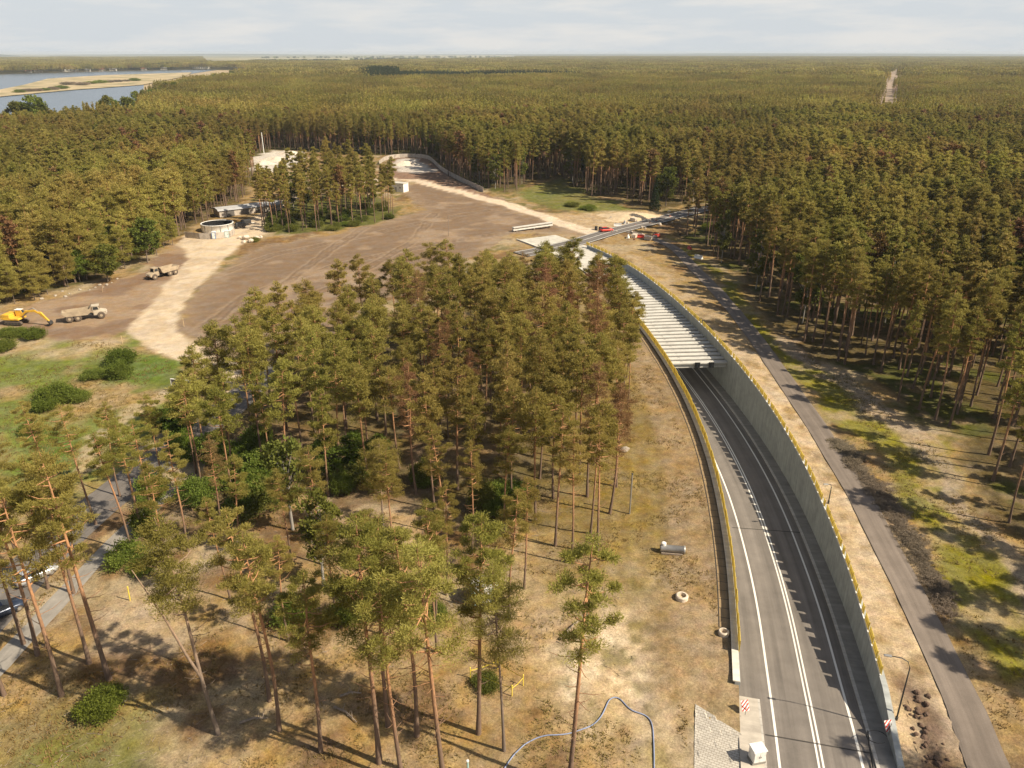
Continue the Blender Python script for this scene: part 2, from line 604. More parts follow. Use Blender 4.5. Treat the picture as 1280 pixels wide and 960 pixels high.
M['glass'] = mat("dark_glass", (0.03, 0.035, 0.04), 0.12, var=0.2, spec=0.6)
M['red'] = mat("red_paint", (0.55, 0.05, 0.03), 0.45, var=0.2)
M['white'] = mat("white_paint", (0.76, 0.75, 0.71), 0.55, var=0.12, dirt=(0.5, 0.46, 0.4))
M['wood'] = mat("raw_timber", (0.50, 0.37, 0.22), 0.8, var=0.3, scale=3)
M['grey_wood'] = mat("weathered_wood", (0.25, 0.20, 0.155), 0.9, var=0.35, scale=4)
M['blue'] = mat("blue_hose", (0.22, 0.26, 0.38), 0.6, var=0.25, scale=0.6)
M['blue_cabin'] = mat("blue_cabin", (0.08, 0.20, 0.42), 0.5, var=0.2)
M['hazard'] = striped_mat("hazard_stripes", (0.60, 0.05, 0.03), (0.75, 0.72, 0.68), 1.25, R(40))
M['stone'] = mat("boulder", (0.36, 0.31, 0.25), 0.9, var=0.3, scale=2, bump=0.5)
M['pale_stone'] = mat("pale_rubble", (0.58, 0.50, 0.40), 0.9, var=0.3, scale=1.4, bump=0.4)
M['dirt'] = mat("firebreak_dirt", (0.30, 0.23, 0.17), 0.95, var=0.35, scale=0.04)
M['sand'] = mat("sand_heap", (0.54, 0.42, 0.27), 0.95, var=0.2, scale=0.6, bump=0.4)
M['dark_soil'] = mat("dark_soil_heap", (0.13, 0.085, 0.06), 0.95, var=0.35, scale=0.8, bump=0.6)
M['car_dark'] = mat("dark_blue_car_paint", (0.035, 0.05, 0.085), 0.25, 0.3, var=0.1, spec=0.6)
M['car_silver'] = mat("silver_car_paint", (0.55, 0.56, 0.57), 0.3, 0.4, var=0.08, spec=0.6)
M['panel_back'] = mat("board_back", (0.12, 0.11, 0.10), 0.7, var=0.3)
M['brick_roof'] = mat("red_roof", (0.32, 0.13, 0.08), 0.8, var=0.25, scale=0.4)
M['grey_roof'] = mat("grey_roof", (0.36, 0.36, 0.36), 0.7, var=0.2, scale=0.3)
M['fence_sheet'] = mat("corrugated_sheet", (0.46, 0.41, 0.35), 0.6, 0.1, var=0.3, scale=0.7)
M['teal'] = mat("pale_teal_plastic", (0.32, 0.48, 0.46), 0.5, var=0.15)
M['bark'] = bark_mat("pine_bark", (0.17, 0.118, 0.086), (0.42, 0.225, 0.115))
M['bark_grey'] = bark_mat("grey_bark", (0.17, 0.135, 0.108), (0.30, 0.21, 0.145))
M['bark_birch'] = bark_mat("birch_bark", (0.30, 0.28, 0.25), (0.42, 0.40, 0.36))
M['needle'] = leaf_mat("pine_needles", (0.17, 0.157, 0.036), (0.31, 0.263, 0.063), (0.425, 0.35, 0.106), 0.45)
M['needle_brown'] = leaf_mat("dead_needles", (0.14, 0.075, 0.03), (0.21, 0.12, 0.05), (0.27, 0.17, 0.08))
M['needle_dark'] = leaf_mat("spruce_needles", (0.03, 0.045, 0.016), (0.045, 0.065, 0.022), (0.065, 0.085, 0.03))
M['leaf'] = leaf_mat("green_leaves", (0.10, 0.145, 0.02), (0.17, 0.22, 0.034), (0.26, 0.295, 0.062), 0.45)
M['leaf_yellow'] = leaf_mat("yellow_green_leaves", (0.10, 0.12, 0.02), (0.15, 0.16, 0.03), (0.21, 0.20, 0.045), 0.35)
M['heath'] = leaf_mat("dry_heath", (0.13, 0.10, 0.072), (0.21, 0.165, 0.12), (0.29, 0.235, 0.175), 0.2)
M['grass'] = leaf_mat("dry_grass_blades", (0.16, 0.115, 0.038), (0.24, 0.175, 0.06), (0.32, 0.25, 0.10), 0.25)

# water
m, t, b = mat_new("river_water")
b.inputs["Base Color"].default_value = (0.10, 0.13, 0.17, 1)
b.inputs["Roughness"].default_value = 0.22
b.inputs["IOR"].default_value = 1.33
n = t.nodes.new("ShaderNodeTexNoise"); n.inputs["Scale"].default_value = 0.25; n.inputs["Detail"].default_value = 5
g = t.nodes.new("ShaderNodeNewGeometry"); t.links.new(g.outputs["Position"], n.inputs["Vector"])
bp = t.nodes.new("ShaderNodeBump"); bp.inputs["Strength"].default_value = 0.5; bp.inputs["Distance"].default_value = 0.4
t.links.new(n.outputs["Fac"], bp.inputs["Height"]); t.links.new(bp.outputs["Normal"], b.inputs["Normal"])
M['water'] = m

# block paving
m, t, b = mat_new("block_paving")
g = t.nodes.new("ShaderNodeNewGeometry")
br = t.nodes.new("ShaderNodeTexBrick")
br.inputs["Scale"].default_value = 1.0; br.inputs["Brick Width"].default_value = 0.42; br.inputs["Row Height"].default_value = 0.26
br.inputs["Mortar Size"].default_value = 0.03
br.inputs["Color1"].default_value = (0.40, 0.37, 0.32, 1); br.inputs["Color2"].default_value = (0.46, 0.43, 0.37, 1)
br.inputs["Mortar"].default_value = (0.25, 0.22, 0.18, 1)
mp = t.nodes.new("ShaderNodeMapping"); mp.inputs["Rotation"].default_value = (0, 0, R(24))
t.links.new(g.outputs["Position"], mp.inputs["Vector"]); t.links.new(mp.outputs["Vector"], br.inputs["Vector"])
n = t.nodes.new("ShaderNodeTexNoise"); n.inputs["Scale"].default_value = 0.8; n.inputs["Detail"].default_value = 6
t.links.new(g.outputs["Position"], n.inputs["Vector"])
mr = t.nodes.new("ShaderNodeMapRange"); mr.inputs["To Min"].default_value = 0.7; mr.inputs["To Max"].default_value = 1.3
t.links.new(n.outputs["Fac"], mr.inputs["Value"])
hs = t.nodes.new("ShaderNodeHueSaturation")
t.links.new(br.outputs["Color"], hs.inputs["Color"]); t.links.new(mr.outputs["Result"], hs.inputs["Value"])
t.links.new(hs.outputs["Color"], b.inputs["Base Color"]); b.inputs["Roughness"].default_value = 0.9
M['pave'] = m

# ------------------------------------------------------------------ the road's line
CL = np.array([(17.5, 12), (21.0, 25), (24.2, 38), (26.95, 49.7), (29.49, 61), (31.1, 68), (32.9, 77.5), (34.6, 89), (35.75, 99.5),
               (36.4, 110.8), (36.65, 121.5), (36.4, 134.5), (35.9, 143), (35.3, 151.5), (34.3, 161), (33.0, 172), (31.0, 184.6),
               (28.4, 198.4), (25.2, 210), (22.6, 217.7), (19, 226), (14, 236), (7.5, 247)])


def smooth_line(P, step=1.5, it=3):
    seg = np.hypot(*np.diff(P, axis=0).T)
    s = np.concatenate([[0], np.cumsum(seg)])
    t = np.arange(0, s[-1], step)
    Q = np.stack([np.interp(t, s, P[:, 0]), np.interp(t, s, P[:, 1])], 1)
    for _ in range(it * 4):
        Q[1:-1] = 0.25 * Q[:-2] + 0.5 * Q[1:-1] + 0.25 * Q[2:]
    return Q


def normals(Q):
    T = np.gradient(Q, axis=0)
    T /= np.hypot(T[:, 0], T[:, 1])[:, None]
    return T, np.stack([T[:, 1], -T[:, 0]], 1)      # right-hand normal


Q = smooth_line(CL)
QT, QN = normals(Q)
QS = np.concatenate([[0], np.cumsum(np.hypot(*np.diff(Q, axis=0).T))])


def road_z(y):
    return np.interp(y, [20, 38, 49, 56, 67, 80, 98, 120, 140, 153, 400], [-.15, -.35, -.95, -1.7, -2.9, -4.1, -5.1, -6.1, -6.75, -7.0, -7.0])


QZ = road_z(Q[:, 1])
QZ = np.convolve(np.pad(QZ, 4, mode='edge'), np.ones(9) / 9, 'valid')


def lane_coords(X, Y):
    """signed offset from the road's centre line and the row of the nearest station"""
    shp = X.shape
    X = X.ravel(); Y = Y.ravel()
    d = np.full(X.shape, 1e9); k = np.zeros(X.shape, int)
    near = (X > -60) & (X < 110) & (Y > -30) & (Y < 300)
    idx = np.nonzero(near)[0]
    for c in np.array_split(idx, max(1, len(idx) // 20000)):
        D = (X[c, None] - Q[None, :, 0]) ** 2 + (Y[c, None] - Q[None, :, 1]) ** 2
        j = np.argmin(D, 1)
        k[c] = j
        off = (X[c] - Q[j, 0]) * QN[j, 0] + (Y[c] - Q[j, 1]) * QN[j, 1]
        al = np.abs((X[c] - Q[j, 0]) * QT[j, 0] + (Y[c] - Q[j, 1]) * QT[j, 1])
        d[c] = np.where(al > 1.2, np.sign(off) * np.maximum(np.abs(off), np.sqrt(D[np.arange(len(c)), j])), off)
    return d.reshape(shp), k.reshape(shp)


def ground_z(X, Y, d=None, k=None):
    if d is None:
        d, k = lane_coords(X, Y)
    ys = Q[k, 1]
    near = sstep(20, 9, np.abs(d))
    tgt = np.where(ys < 47, QZ[k] + 0.02, np.where(ys < 58, QZ[k] * (1 - sstep(47, 57, ys)) + 0.25 * sstep(47, 57, ys), 0.25))
    fade = sstep(600, 300, np.hypot(X, Y - 150))
    und = ((fbm(X, Y, 14, 1) - 0.5) * 0.9 + (fbm(X, Y, 4, 2) - 0.5) * 0.28 + (fbm(X, Y, 1.5, 6, 2) - 0.5) * 0.10) * fade
    soft = sstep(8, 16, np.abs(d))
    return near * tgt + und * (0.25 + 0.75 * soft)


# ------------------------------------------------------------------ regions of the ground, drawn as the photo shows them
P_edge = [(-260, 410), (-60, 392), (60, 362), (120, 350), (200, 308), (240, 285), (300, 255), (322, 218), (310, 198), (340, 187),
          (380, 189), (440, 193), (480, 194), (540, 196), (562, 222), (600, 236), (640, 240), (665, 226), (700, 222), (735, 246),
          (770, 244), (800, 260), (850, 258), (905, 247), (925, 249), (885, 268), (850, 292), (905, 333), (945, 375), (990, 413), (1020, 441), (1057, 460),
          (1090, 471), (1110, 496), (1147, 522), (1178, 526), (1195, 556), (1209, 590), (1236, 606), (1260, 652), (1320, 700), (1380, 800), (1500, 1000),
          (1500, 1400), (-700, 1400), (-700, 520)]
W_clear = upoly(P_edge)
W_soil = upoly([(218, 410), (228, 385), (250, 355), (292, 328), (330, 309), (400, 296), (490, 275), (528, 262), (522, 250), (505, 243), (500, 232), (530, 228), (580, 240),
                (640, 257), (700, 280), (738, 296), (700, 302), (672, 292), (640, 296), (600, 315), (560, 340), (480, 380), (400, 420), (330, 450), (270, 446), (232, 428)])
W_haul = upoly([(158, 418), (172, 395), (200, 362), (236, 326), (224, 304), (232, 292), (285, 290), (318, 272), (330, 262), (336, 282), (330, 294), (302, 306), (272, 334),
                (238, 365), (216, 398), (224, 420), (268, 446), (300, 452), (290, 500), (262, 470), (215, 446), (185, 432)])
W_left = upoly([(-200, 405), (0, 392), (100, 366), (170, 342), (215, 306), (245, 300), (238, 330), (205, 360), (165, 412), (120, 424), (60, 428), (20, 410), (-200, 425)])
W_meadow = upoly([(-300, 418), (20, 412), (60, 430), (160, 420), (215, 448), (235, 470), (200, 520), (150, 590), (60, 650), (-100, 740), (-300, 700)])
W_track2 = np.array([un(*p) for p in [(330, 262), (380, 244), (430, 232), (480, 224), (520, 226), (560, 236), (640, 257), (700, 278), (752, 296)]])
W_pit = upoly([(486, 206), (497, 199), (520, 199), (530, 206), (545, 214), (520, 217), (498, 214)])
W_pitsoil = upoly([(476, 208), (490, 197), (538, 198), (556, 215), (600, 240), (640, 254), (600, 246), (540, 229), (500, 224), (480, 222)])
W_works = upoly([(310, 199), (340, 188), (375, 189), (382, 200), (350, 214), (322, 216)])
W_sandverge = upoly([(640, 262), (700, 268), (760, 262), (812, 262), (838, 266), (800, 284), (750, 292), (700, 276)])
W_green1 = upoly([(640, 240), (700, 222), (740, 246), (800, 262), (770, 272), (700, 262), (655, 252)])
W_grove = upoly([(248, 650), (255, 560), (285, 500), (350, 470), (450, 432), (570, 405), (700, 395), (765, 420), (786, 480), (780, 600), (750, 670), (640, 650), (560, 640),
                 (470, 622), (400, 620), (320, 640)])
W_island = upoly([(326, 285), (345, 292), (420, 288), (495, 272), (480, 252), (430, 238), (380, 248), (338, 262)])
W_sandcl = upoly([(385, 650), (430, 636), (510, 634), (540, 650), (500, 678), (420, 684)])
W_sandr = upoly([(690, 815), (720, 780), (775, 735), (850, 745), (908, 755), (922, 830), (932, 905), (872, 870), (868, 1000), (840, 1000), (800, 900), (740, 905), (690, 860)])
W_sandl = upoly([(115, 770), (160, 742), (230, 745), (262, 780), (215, 800), (140, 800)])
W_mid = upoly([(600, 700), (690, 660), (760, 700), (800, 780), (760, 860), (700, 850), (640, 820), (600, 780)])
W_moss = upoly([(845, 297), (880, 325), (905, 345), (945, 385), (985, 425), (1015, 455), (1060, 478), (1105, 515), (1140, 540), (1170, 545), (1200, 600), (1230, 640), (1280, 700),
                (1330, 800), (1290, 860), (1240, 790), (1190, 720), (1150, 660), (1120, 610), (1080, 560), (1040, 520), (1000, 478), (955, 425), (915, 375), (870, 325)])
W_lane = np.array([un(*p) for p in [(95, 600), (112, 572), (140, 540), (165, 510), (215, 480)]])
W_sidetrack = np.array([un(*p) for p in [(985, 425), (1040, 470), (1100, 512), (1135, 532), (1172, 580), (1215, 640), (1280, 706), (1340, 770)]])
W_greenl = upoly([(0, 545), (60, 525), (100, 545), (70, 590), (0, 620)])
W_greenm = upoly([(150, 455), (200, 440), (232, 452), (215, 478), (160, 485)])
W_fgrass = upoly([(-200, 870), (80, 878), (180, 900), (190, 960), (120, 1100), (-300, 1100)])
W_darksoil = upoly([(1122, 870), (1150, 858), (1165, 880), (1180, 930), (1190, 990), (1120, 990), (1112, 930)])
W_bank = upoly([(-160, 210), (-40, 193), (0, 187), (60, 180), (120, 173), (178, 164), (188, 148), (205, 120), (245, 112), (300, 101), (330, 88), (240, 87), (100, 92), (-160, 130)])
W_water = upoly([(-160, 188), (0, 168), (60, 160), (120, 152), (170, 145), (178, 135), (180, 106), (235, 93), (275, 87), (150, 89), (0, 93), (-140, 97)])
W_penin = upoly([(-140, 128), (-60, 119), (0, 113), (30, 107), (60, 99), (130, 94.5), (240, 91), (232, 96), (178, 107), (90, 113.5), (0, 122), (-140, 136)])
RUTS = [(np.array([un(*p) for p in P_]), 0) for P_ in ([(232, 425), (300, 372), (420, 332), (560, 302), (660, 290)], [(240, 432), (330, 395), (430, 352), (520, 300), (540, 268)], [(260, 350), (340, 318), (430, 300), (510, 282), (610, 262)], [(300, 440), (330, 380), (400, 320), (500, 255)])]
FIELD = upoly([(-200, 72.4), (60, 71), (250, 69.5), (640, 69), (650, 75), (560, 77), (430, 81), (330, 81), (270, 84), (250, 80), (250, 73.5), (60, 74), (-200, 76)])


def lerp(c, col, w):
    return c * (1 - w[..., None]) + np.array(col) * w[..., None]


def region_color(X, Y, d, k):
    """albedo of the ground (no light in it): sand, soil, moss, dry grass ..."""
    wx = X + (fbm(X, Y, 9, 20) - 0.5) * 9 + (fbm(X, Y, 2.4, 24, 3) - 0.5) * 3.4
    wy = Y + (fbm(X, Y, 9, 30) - 0.5) * 9 + (fbm(X, Y, 2.4, 34, 3) - 0.5) * 3.4
    n1 = fbm(X, Y, 11, 40); n2 = fbm(X, Y, 3.2, 44); n3 = fbm(X, Y, 30, 48); n4 = fbm(X, Y, 1.6, 52, 3)
    far = sstep(300, 500, np.hypot(X, Y))
    c = np.zeros(X.shape + (3,)) + np.array((0.30, 0.205, 0.098))        # dry grass over sand
    c = lerp(c, (0.34, 0.265, 0.165), sstep(0.50, 0.66, n1))              # bare sand
    c = lerp(c, (0.125, 0.115, 0.035), 0.8 * sstep(0.50, 0.66, n2) * sstep(0.42, 0.6, n3))
    c = lerp(c, (0.15, 0.085, 0.042), 0.75 * sstep(0.54, 0.68, fbm(X, Y, 6, 60)))   # brown litter

    def S(P, soft=1.2):
        return sstep(-soft, soft, sdf(P, wx, wy))

    forest = 1 - S(W_clear, 2.0)
    c = lerp(c, (0.105, 0.078, 0.034), forest)
    c = lerp(c, (0.085, 0.085, 0.022), forest * sstep(0.5, 0.62, n1))
    c = lerp(c, (0.19, 0.14, 0.075), forest * sstep(0.57, 0.68, n2))
    c = lerp(c, (0.105, 0.080, 0.035), S(W_grove) * 0.85)
    c = lerp(c, (0.20, 0.135, 0.075), S(W_grove) * sstep(0.52, 0.64, n1) * 0.8)
    w = S(W_meadow, 2.0)
    c = lerp(c, (0.30, 0.215, 0.105), w)
    c = lerp(c, (0.155, 0.175, 0.045), w * sstep(0.40, 0.58, n1))
    c = lerp(c, (0.40, 0.30, 0.18), w * sstep(0.58, 0.7, n3) * 0.8)
    c = lerp(c, (0.40, 0.31, 0.2), .8 * sstep(1.6, .7, np.abs(seg_dist(W_lane, wx, wy, False) - .3)))
    c = lerp(c, (0.115, 0.185, 0.035), S(W_greenl, 3) * (0.6 + 0.4 * n2))
    c = lerp(c, (0.105, 0.15, 0.032), S(W_greenm, 1.5) * (0.6 + 0.4 * n2))
    w = S(W_left, 1.5)
    c = lerp(c, (0.30, 0.212, 0.138), w)
    c = lerp(c, (0.22, 0.145, 0.095), w * sstep(0.5, 0.6, n1))
    w = S(W_fgrass, 3.0)
    c = lerp(c, (0.21, 0.165, 0.065), w * 0.8)
    c = lerp(c, (0.15, 0.155, 0.04), w * sstep(0.45, 0.65, n1) * 0.8)
    w = S(W_island)
    c = lerp(c, (0.11, 0.11, 0.03), w)
    # ploughed field with wheel tracks following its length
    w = S(W_soil, 1.3)
    ang = R(28)
    u = X * math.sin(ang) - Y * math.cos(ang) + (fbm(X, Y, 40, 70) - 0.5) * 26
    tracks = 0.5 + 0.5 * np.sin(u * 1.25 + 2 * n2)
    c = lerp(c, (0.215, 0.15, 0.10), w)
    c = lerp(c, (0.165, 0.112, 0.075), w * tracks * 0.4)
    for P_, o_ in RUTS:
        dd = seg_dist(P_, X + (n1 - .5) * 3, Y + (n1 - .5) * 3, False)
        c = lerp(c, (0.30, 0.22, 0.15), w * .7 * sstep(2.6, 1.9, dd) * sstep(.3, .8, dd))
        c = lerp(c, (0.12, 0.08, 0.055), w * .7 * sstep(.55, .2, np.abs(dd - 1.1)))
    c = lerp(c, (0.32, 0.235, 0.16), w * sstep(0.52, 0.66, n1) * 0.7)
    c = lerp(c, (0.31, 0.23, 0.155), w * sstep(7, 1, sdf(W_soil, wx, wy)) * 0.4)
    w = S(W_green1, 2.5)
    c = lerp(c, (0.13, 0.145, 0.035), w * (0.5 + 0.5 * n1))
    w = S(W_sandverge, 2.5)
    c = lerp(c, (0.42, 0.31, 0.19), w * 0.9)
    # haul road
    w = sstep(-.8, .8, sdf(W_haul, X * .6 + wx * .4, Y * .6 + wy * .4))
    c = lerp(c, (0.56, 0.45, 0.32), w)
    c = lerp(c, (0.47, 0.37, 0.26), w * sstep(0.5, 0.62, n2))
    c = lerp(c, (0.23, 0.145, 0.105), S(W_pitsoil, 1.5) * .9)
    dd = seg_dist(W_track2, X * .75 + wx * .25, Y * .75 + wy * .25, closed=False)
    c = lerp(c, (0.62, 0.50, 0.37), sstep(3.5, 2.6, dd))
    c = lerp(c, (0.56, 0.52, 0.46), S(W_pit, 1.5) * 0.8)
    c = lerp(c, (0.56, 0.52, 0.46), S(W_works, 2.0) * 0.9)
    w = S(W_sandcl, 1.5)
    c = lerp(c, (0.37, 0.265, 0.155), w * 0.9)
    w = S(W_mid, 2.5)
    c = lerp(c, (0.36, 0.26, 0.15), w * 0.8)
    w = S(W_sandr, 2.0)
    c = lerp(c, (0.56, 0.44, 0.29), w * (0.55 + 0.45 * sstep(0.35, 0.55, n2)))
    c = lerp(c, (0.20, 0.165, 0.075), w * sstep(0.55, 0.63, n4) * 0.8)
    w = S(W_sandl, 2.0)
    c = lerp(c, (0.40, 0.30, 0.19), w * 0.8)
    # moss and heath between the path and the pines
    w = S(W_moss, 1.5)
    c = lerp(c, (0.22, 0.18, 0.042), w)
    c = lerp(c, (0.188, 0.168, 0.034), w * sstep(0.34, 0.44, n1 * .6 + n2 * .4 + .04) * 0.95)
    c = lerp(c, (0.34, 0.25, 0.15), w * sstep(0.60, 0.70, fbm(X, Y, 7, 80)) * 0.7)
    c = lerp(c, (0.34, 0.26, 0.185), .8 * sstep(2.6, 1.3, seg_dist(W_sidetrack, wx, wy, False)))
    # verges of the cutting
    ys = Q[k, 1]
    w = sstep(6.0, 6.6, d) * sstep(15.5, 12, d + (n1 - .5) * 4) * sstep(44, 50, Y) * sstep(262, 240, Y)
    c = lerp(c, (0.47, 0.36, 0.235), w * 0.9)
    c = lerp(c, (0.25, 0.175, 0.09), w * sstep(0.52, 0.64, n2) * 0.8)
    c = lerp(c, (0.27, 0.19, 0.095), w * sstep(125, 165, Y) * 0.55)
    w = sstep(-6.0, -6.6, d) * sstep(-17, -13.5, d + (n1 - .5) * 2) * sstep(48, 56, Y) * sstep(240, 220, Y)
    c = lerp(c, (0.27, 0.19, 0.105), w * 0.85)
    w = sstep(-13, -14.5, d) * sstep(-34, -24, d) * sstep(60, 80, Y) * sstep(200, 160, Y)
    rut = 0.5 + 0.5 * np.sin(d * 2.6 + 2 * n2)
    c = lerp(c, (0.235, 0.17, 0.06), w * 0.8)
    c = lerp(c, (0.17, 0.115, 0.05), w * rut * 0.45)
    c = lerp(c, (0.14, 0.09, 0.062), S(W_darksoil, 1.5) * 0.9)
    # far land
    c = lerp(c, (0.085, 0.075, 0.026), far * forest)
    c = lerp(c, (0.40, 0.31, 0.19), sstep(-4, 4, sdf(W_bank, X, Y)))
    rr_ = np.hypot(X, Y); a0_ = np.interp(rr_, [700, 4000], [math.atan(.4585), math.atan(.4640)])
    c = lerp(c, (0.38, 0.29, 0.2), sstep(45, 20, np.abs((np.arctan2(X, Y) - a0_) * rr_)) * (rr_ > 700) * (rr_ < 4500))
    c = lerp(c, (0.34, 0.30, 0.17), sstep(-60, 60, sdf(FIELD, X, Y)) * sstep(1500, 2500, Y))
    fo = sstep(9000, 11000, np.hypot(X, Y))
    c = lerp(c, (0.20, 0.19, 0.10), fo * sstep(-0.05, -0.2, X / (Y + 1e-6)))
    return c


# ------------------------------------------------------------------ ground sheet
def axis(parts):
    a = []
    for x0, x1, st in parts:
        n = max(1, int(round((x1 - x0) / st)))
        a.append(np.linspace(x0, x1, n, endpoint=False))
    a.append(np.array([parts[-1][1]]))
    return np.concatenate(a)


gx = axis([(-34000, -6000, 3500), (-6000, -1000, 500), (-1000, -280, 40), (-280, -120, 1.5), (-120, 115, 0.65), (115, 260, 2.5), (260, 1000, 37), (1000, 6000, 500), (6000, 34000, 3500)])
gy = axis([(-200, 26, 15), (26, 175, 0.65), (175, 330, 1.3), (330, 500, 4), (500, 1200, 25), (1200, 3000, 90), (3000, 9000, 400), (9000, 36000, 3000)])
GX, GY = np.meshgrid(gx, gy)
Gd, Gk = lane_coords(GX, GY)
GZ = ground_z(GX, GY, Gd, Gk)
GC = region_color(GX, GY, Gd, Gk)
path_px = [(1262, 1010), (1240, 960), (1212, 897), (1182, 831), (1158, 784), (1130, 725), (1098, 668), (1078, 625), (1050, 582), (1025, 540), (1002, 507), (970, 460), (937, 412), (903, 372), (867, 333), (842, 308), (806, 294), (775, 288)]
street = [un(*p) for p in [(-190, 960), (-45, 800), (45, 700), (130, 625), (220, 560), (290, 510), (325, 470), (330, 448)]]
walk_l = [un(*p) for p in [(-60, 890), (0, 832), (60, 768), (108, 712), (165, 655), (230, 600)]]
W_pave = upoly([(866, 868), (930, 906), (938, 960), (952, 1012), (866, 1012)])


def sink(X, Y):
    d_ = 0.12 * sstep(-.1, .6, sdf(W_pave, X, Y))
    for _l, _w in ((np.array([un(*p) for p in path_px]), 2.05), (np.array(street), 3.2), (np.array(walk_l), 1.25)):
        d_ = np.maximum(d_, 0.16 * sstep(_w, _w - .7, seg_dist(_l, X, Y, False)))
    return d_


GZ -= sink(GX, GY)
nx, ny = len(gx), len(gy)
ii, jj = np.meshgrid(np.arange(nx - 1), np.arange(ny - 1))
i0 = (jj * nx + ii).ravel()
FQ = np.stack([i0, i0 + 1, i0 + nx + 1, i0 + nx], 1)
cx = (GX[:-1, :-1] + GX[1:, 1:]).ravel() / 2
cy = (GY[:-1, :-1] + GY[1:, 1:]).ravel() / 2
dmin = np.abs(Gd).ravel()[FQ].min(1)
keep = (dmin > 7.9) | ((Gk.ravel()[FQ].max(1) == len(Q) - 1) & (((cx - Q[-1, 0]) * QT[-1, 0] + (cy - Q[-1, 1]) * QT[-1, 1]) > -1.0))
cwx = cx + (fbm(cx, cy, 9, 20) - 0.5) * 9
cwy = cy + (fbm(cx, cy, 9, 30) - 0.5) * 9
cls = np.zeros(len(FQ), int)
cls[in_poly(W_soil, cwx, cwy)] = 1
cls[in_poly(W_meadow, cwx, cwy)] = 3
cls[in_poly(W_haul, cwx, cwy) | (seg_dist(W_track2, cwx, cwy, False) < 3.6)] = 2
VALL = np.stack([GX.ravel(), GY.ravel(), GZ.ravel()], 1)
_al = 1 - .6 * np.maximum(np.maximum(sstep(-1, 1, sdf(W_soil, GX, GY)), sstep(-1, 1, sdf(W_haul, GX, GY))), sstep(-1, 1, sdf(W_left, GX, GY)))
CALL = np.concatenate([GC.reshape(-1, 3), _al.reshape(-1, 1)], 1)


def ground_piece(name, V, F, C, kind='structure'):
    used, inv = np.unique(F, return_inverse=True)
    me = np_mesh(name, V[used], inv.reshape(F.shape), [M['ground']], smooth=True)
    ca = me.color_attributes.new("region", 'FLOAT_COLOR', 'POINT')
    ca.data.foreach_set("color", C[used].astype(np.float32).ravel())
    o = link(name, me)
    return tag(o, kind=kind)


ground_piece("ground", VALL, FQ[keep & (cls == 0)], CALL)
ground_piece("soil_field", VALL, FQ[keep & (cls == 1)], CALL)
ground_piece("dirt_track", VALL, FQ[keep & (cls == 2)], CALL)
ground_piece("meadow", VALL, FQ[keep & (cls == 3)], CALL)


def strip(d0, d1, zf, s0=0.0, s1=1e9, nd=2):
    """sheet along the road between offsets d0 < d1; zf(offset array, station index) -> z"""
    sel = np.nonzero((QS >= s0) & (QS <= s1))[0]
    ds = np.linspace(d0, d1, nd)
    V = np.zeros((len(sel), nd, 3)); U = np.zeros((len(sel), nd, 2))
    for a, dd in enumerate(ds):
        V[:, a, :2] = Q[sel] + QN[sel] * dd
        V[:, a, 2] = zf(dd, sel)
        U[:, a, 0] = dd; U[:, a, 1] = QS[sel]
    n = len(sel)
    r, c = np.meshgrid(np.arange(n - 1), np.arange(nd - 1), indexing='ij')
    i0 = (r * nd + c).ravel()
    F = np.stack([i0, i0 + 1, i0 + nd + 1, i0 + nd], 1)
    return V.reshape(-1, 3), F, U.reshape(-1, 2)


def set_uv(me, U):
    uv = me.uv_layers.new(name="UVMap")
    li = np.zeros(len(me.loops), np.int32)
    me.loops.foreach_get("vertex_index", li)
    uv.data.foreach_set("uv", np.asarray(U, np.float32)[li].ravel())


def strip_obj(name, d0, d1, zf, material, s0=0.0, s1=1e9, nd=2, parent=None):
    V, F, U = strip(d0, d1, zf, s0, s1, nd)
    me = np_mesh(name, V, F, [material], smooth=True)
    set_uv(me, U)
    return link(name, me, parent)


def verge(name, d0, d1, nd):
    def zf(dd, sel):
        X = Q[sel, 0] + QN[sel, 0] * dd; Y = Q[sel, 1] + QN[sel, 1] * dd
        return ground_z(X, Y, np.full(X.shape, dd), sel) + (-0.09 if abs(dd) > 9.2 else 0.02) - sink(X, Y)
    V, F, U = strip(d0, d1, zf, 0, 1e9, nd)
    dd, kk = U[:, 0], np.argmin(np.abs(U[:, 1][:, None] - QS[None]), 1)
    C = region_color(V[:, 0], V[:, 1], dd, kk)
    ground_piece(name, V, F, np.concatenate([C, np.ones((len(C), 1))], 1))


verge("verge", 6.55, 9.4, 6)
verge("verge", -9.4, -6.6, 6)

M['apron'] = concrete_mat("concrete_apron", (0.46, 0.415, 0.35))
S_END_R = QS[np.argmin(np.abs(Q[:, 1] - 48.0))]     # where the walls begin
S_END_L = QS[np.argmin(np.abs(Q[:, 1] - 53.5))]
S_PORT = QS[np.argmin(np.abs(Q[:, 1] - 141.0))]
S_DECK = QS[np.argmin(np.abs(Q[:, 1] - 212.0))]
S_MAX = QS[-1]

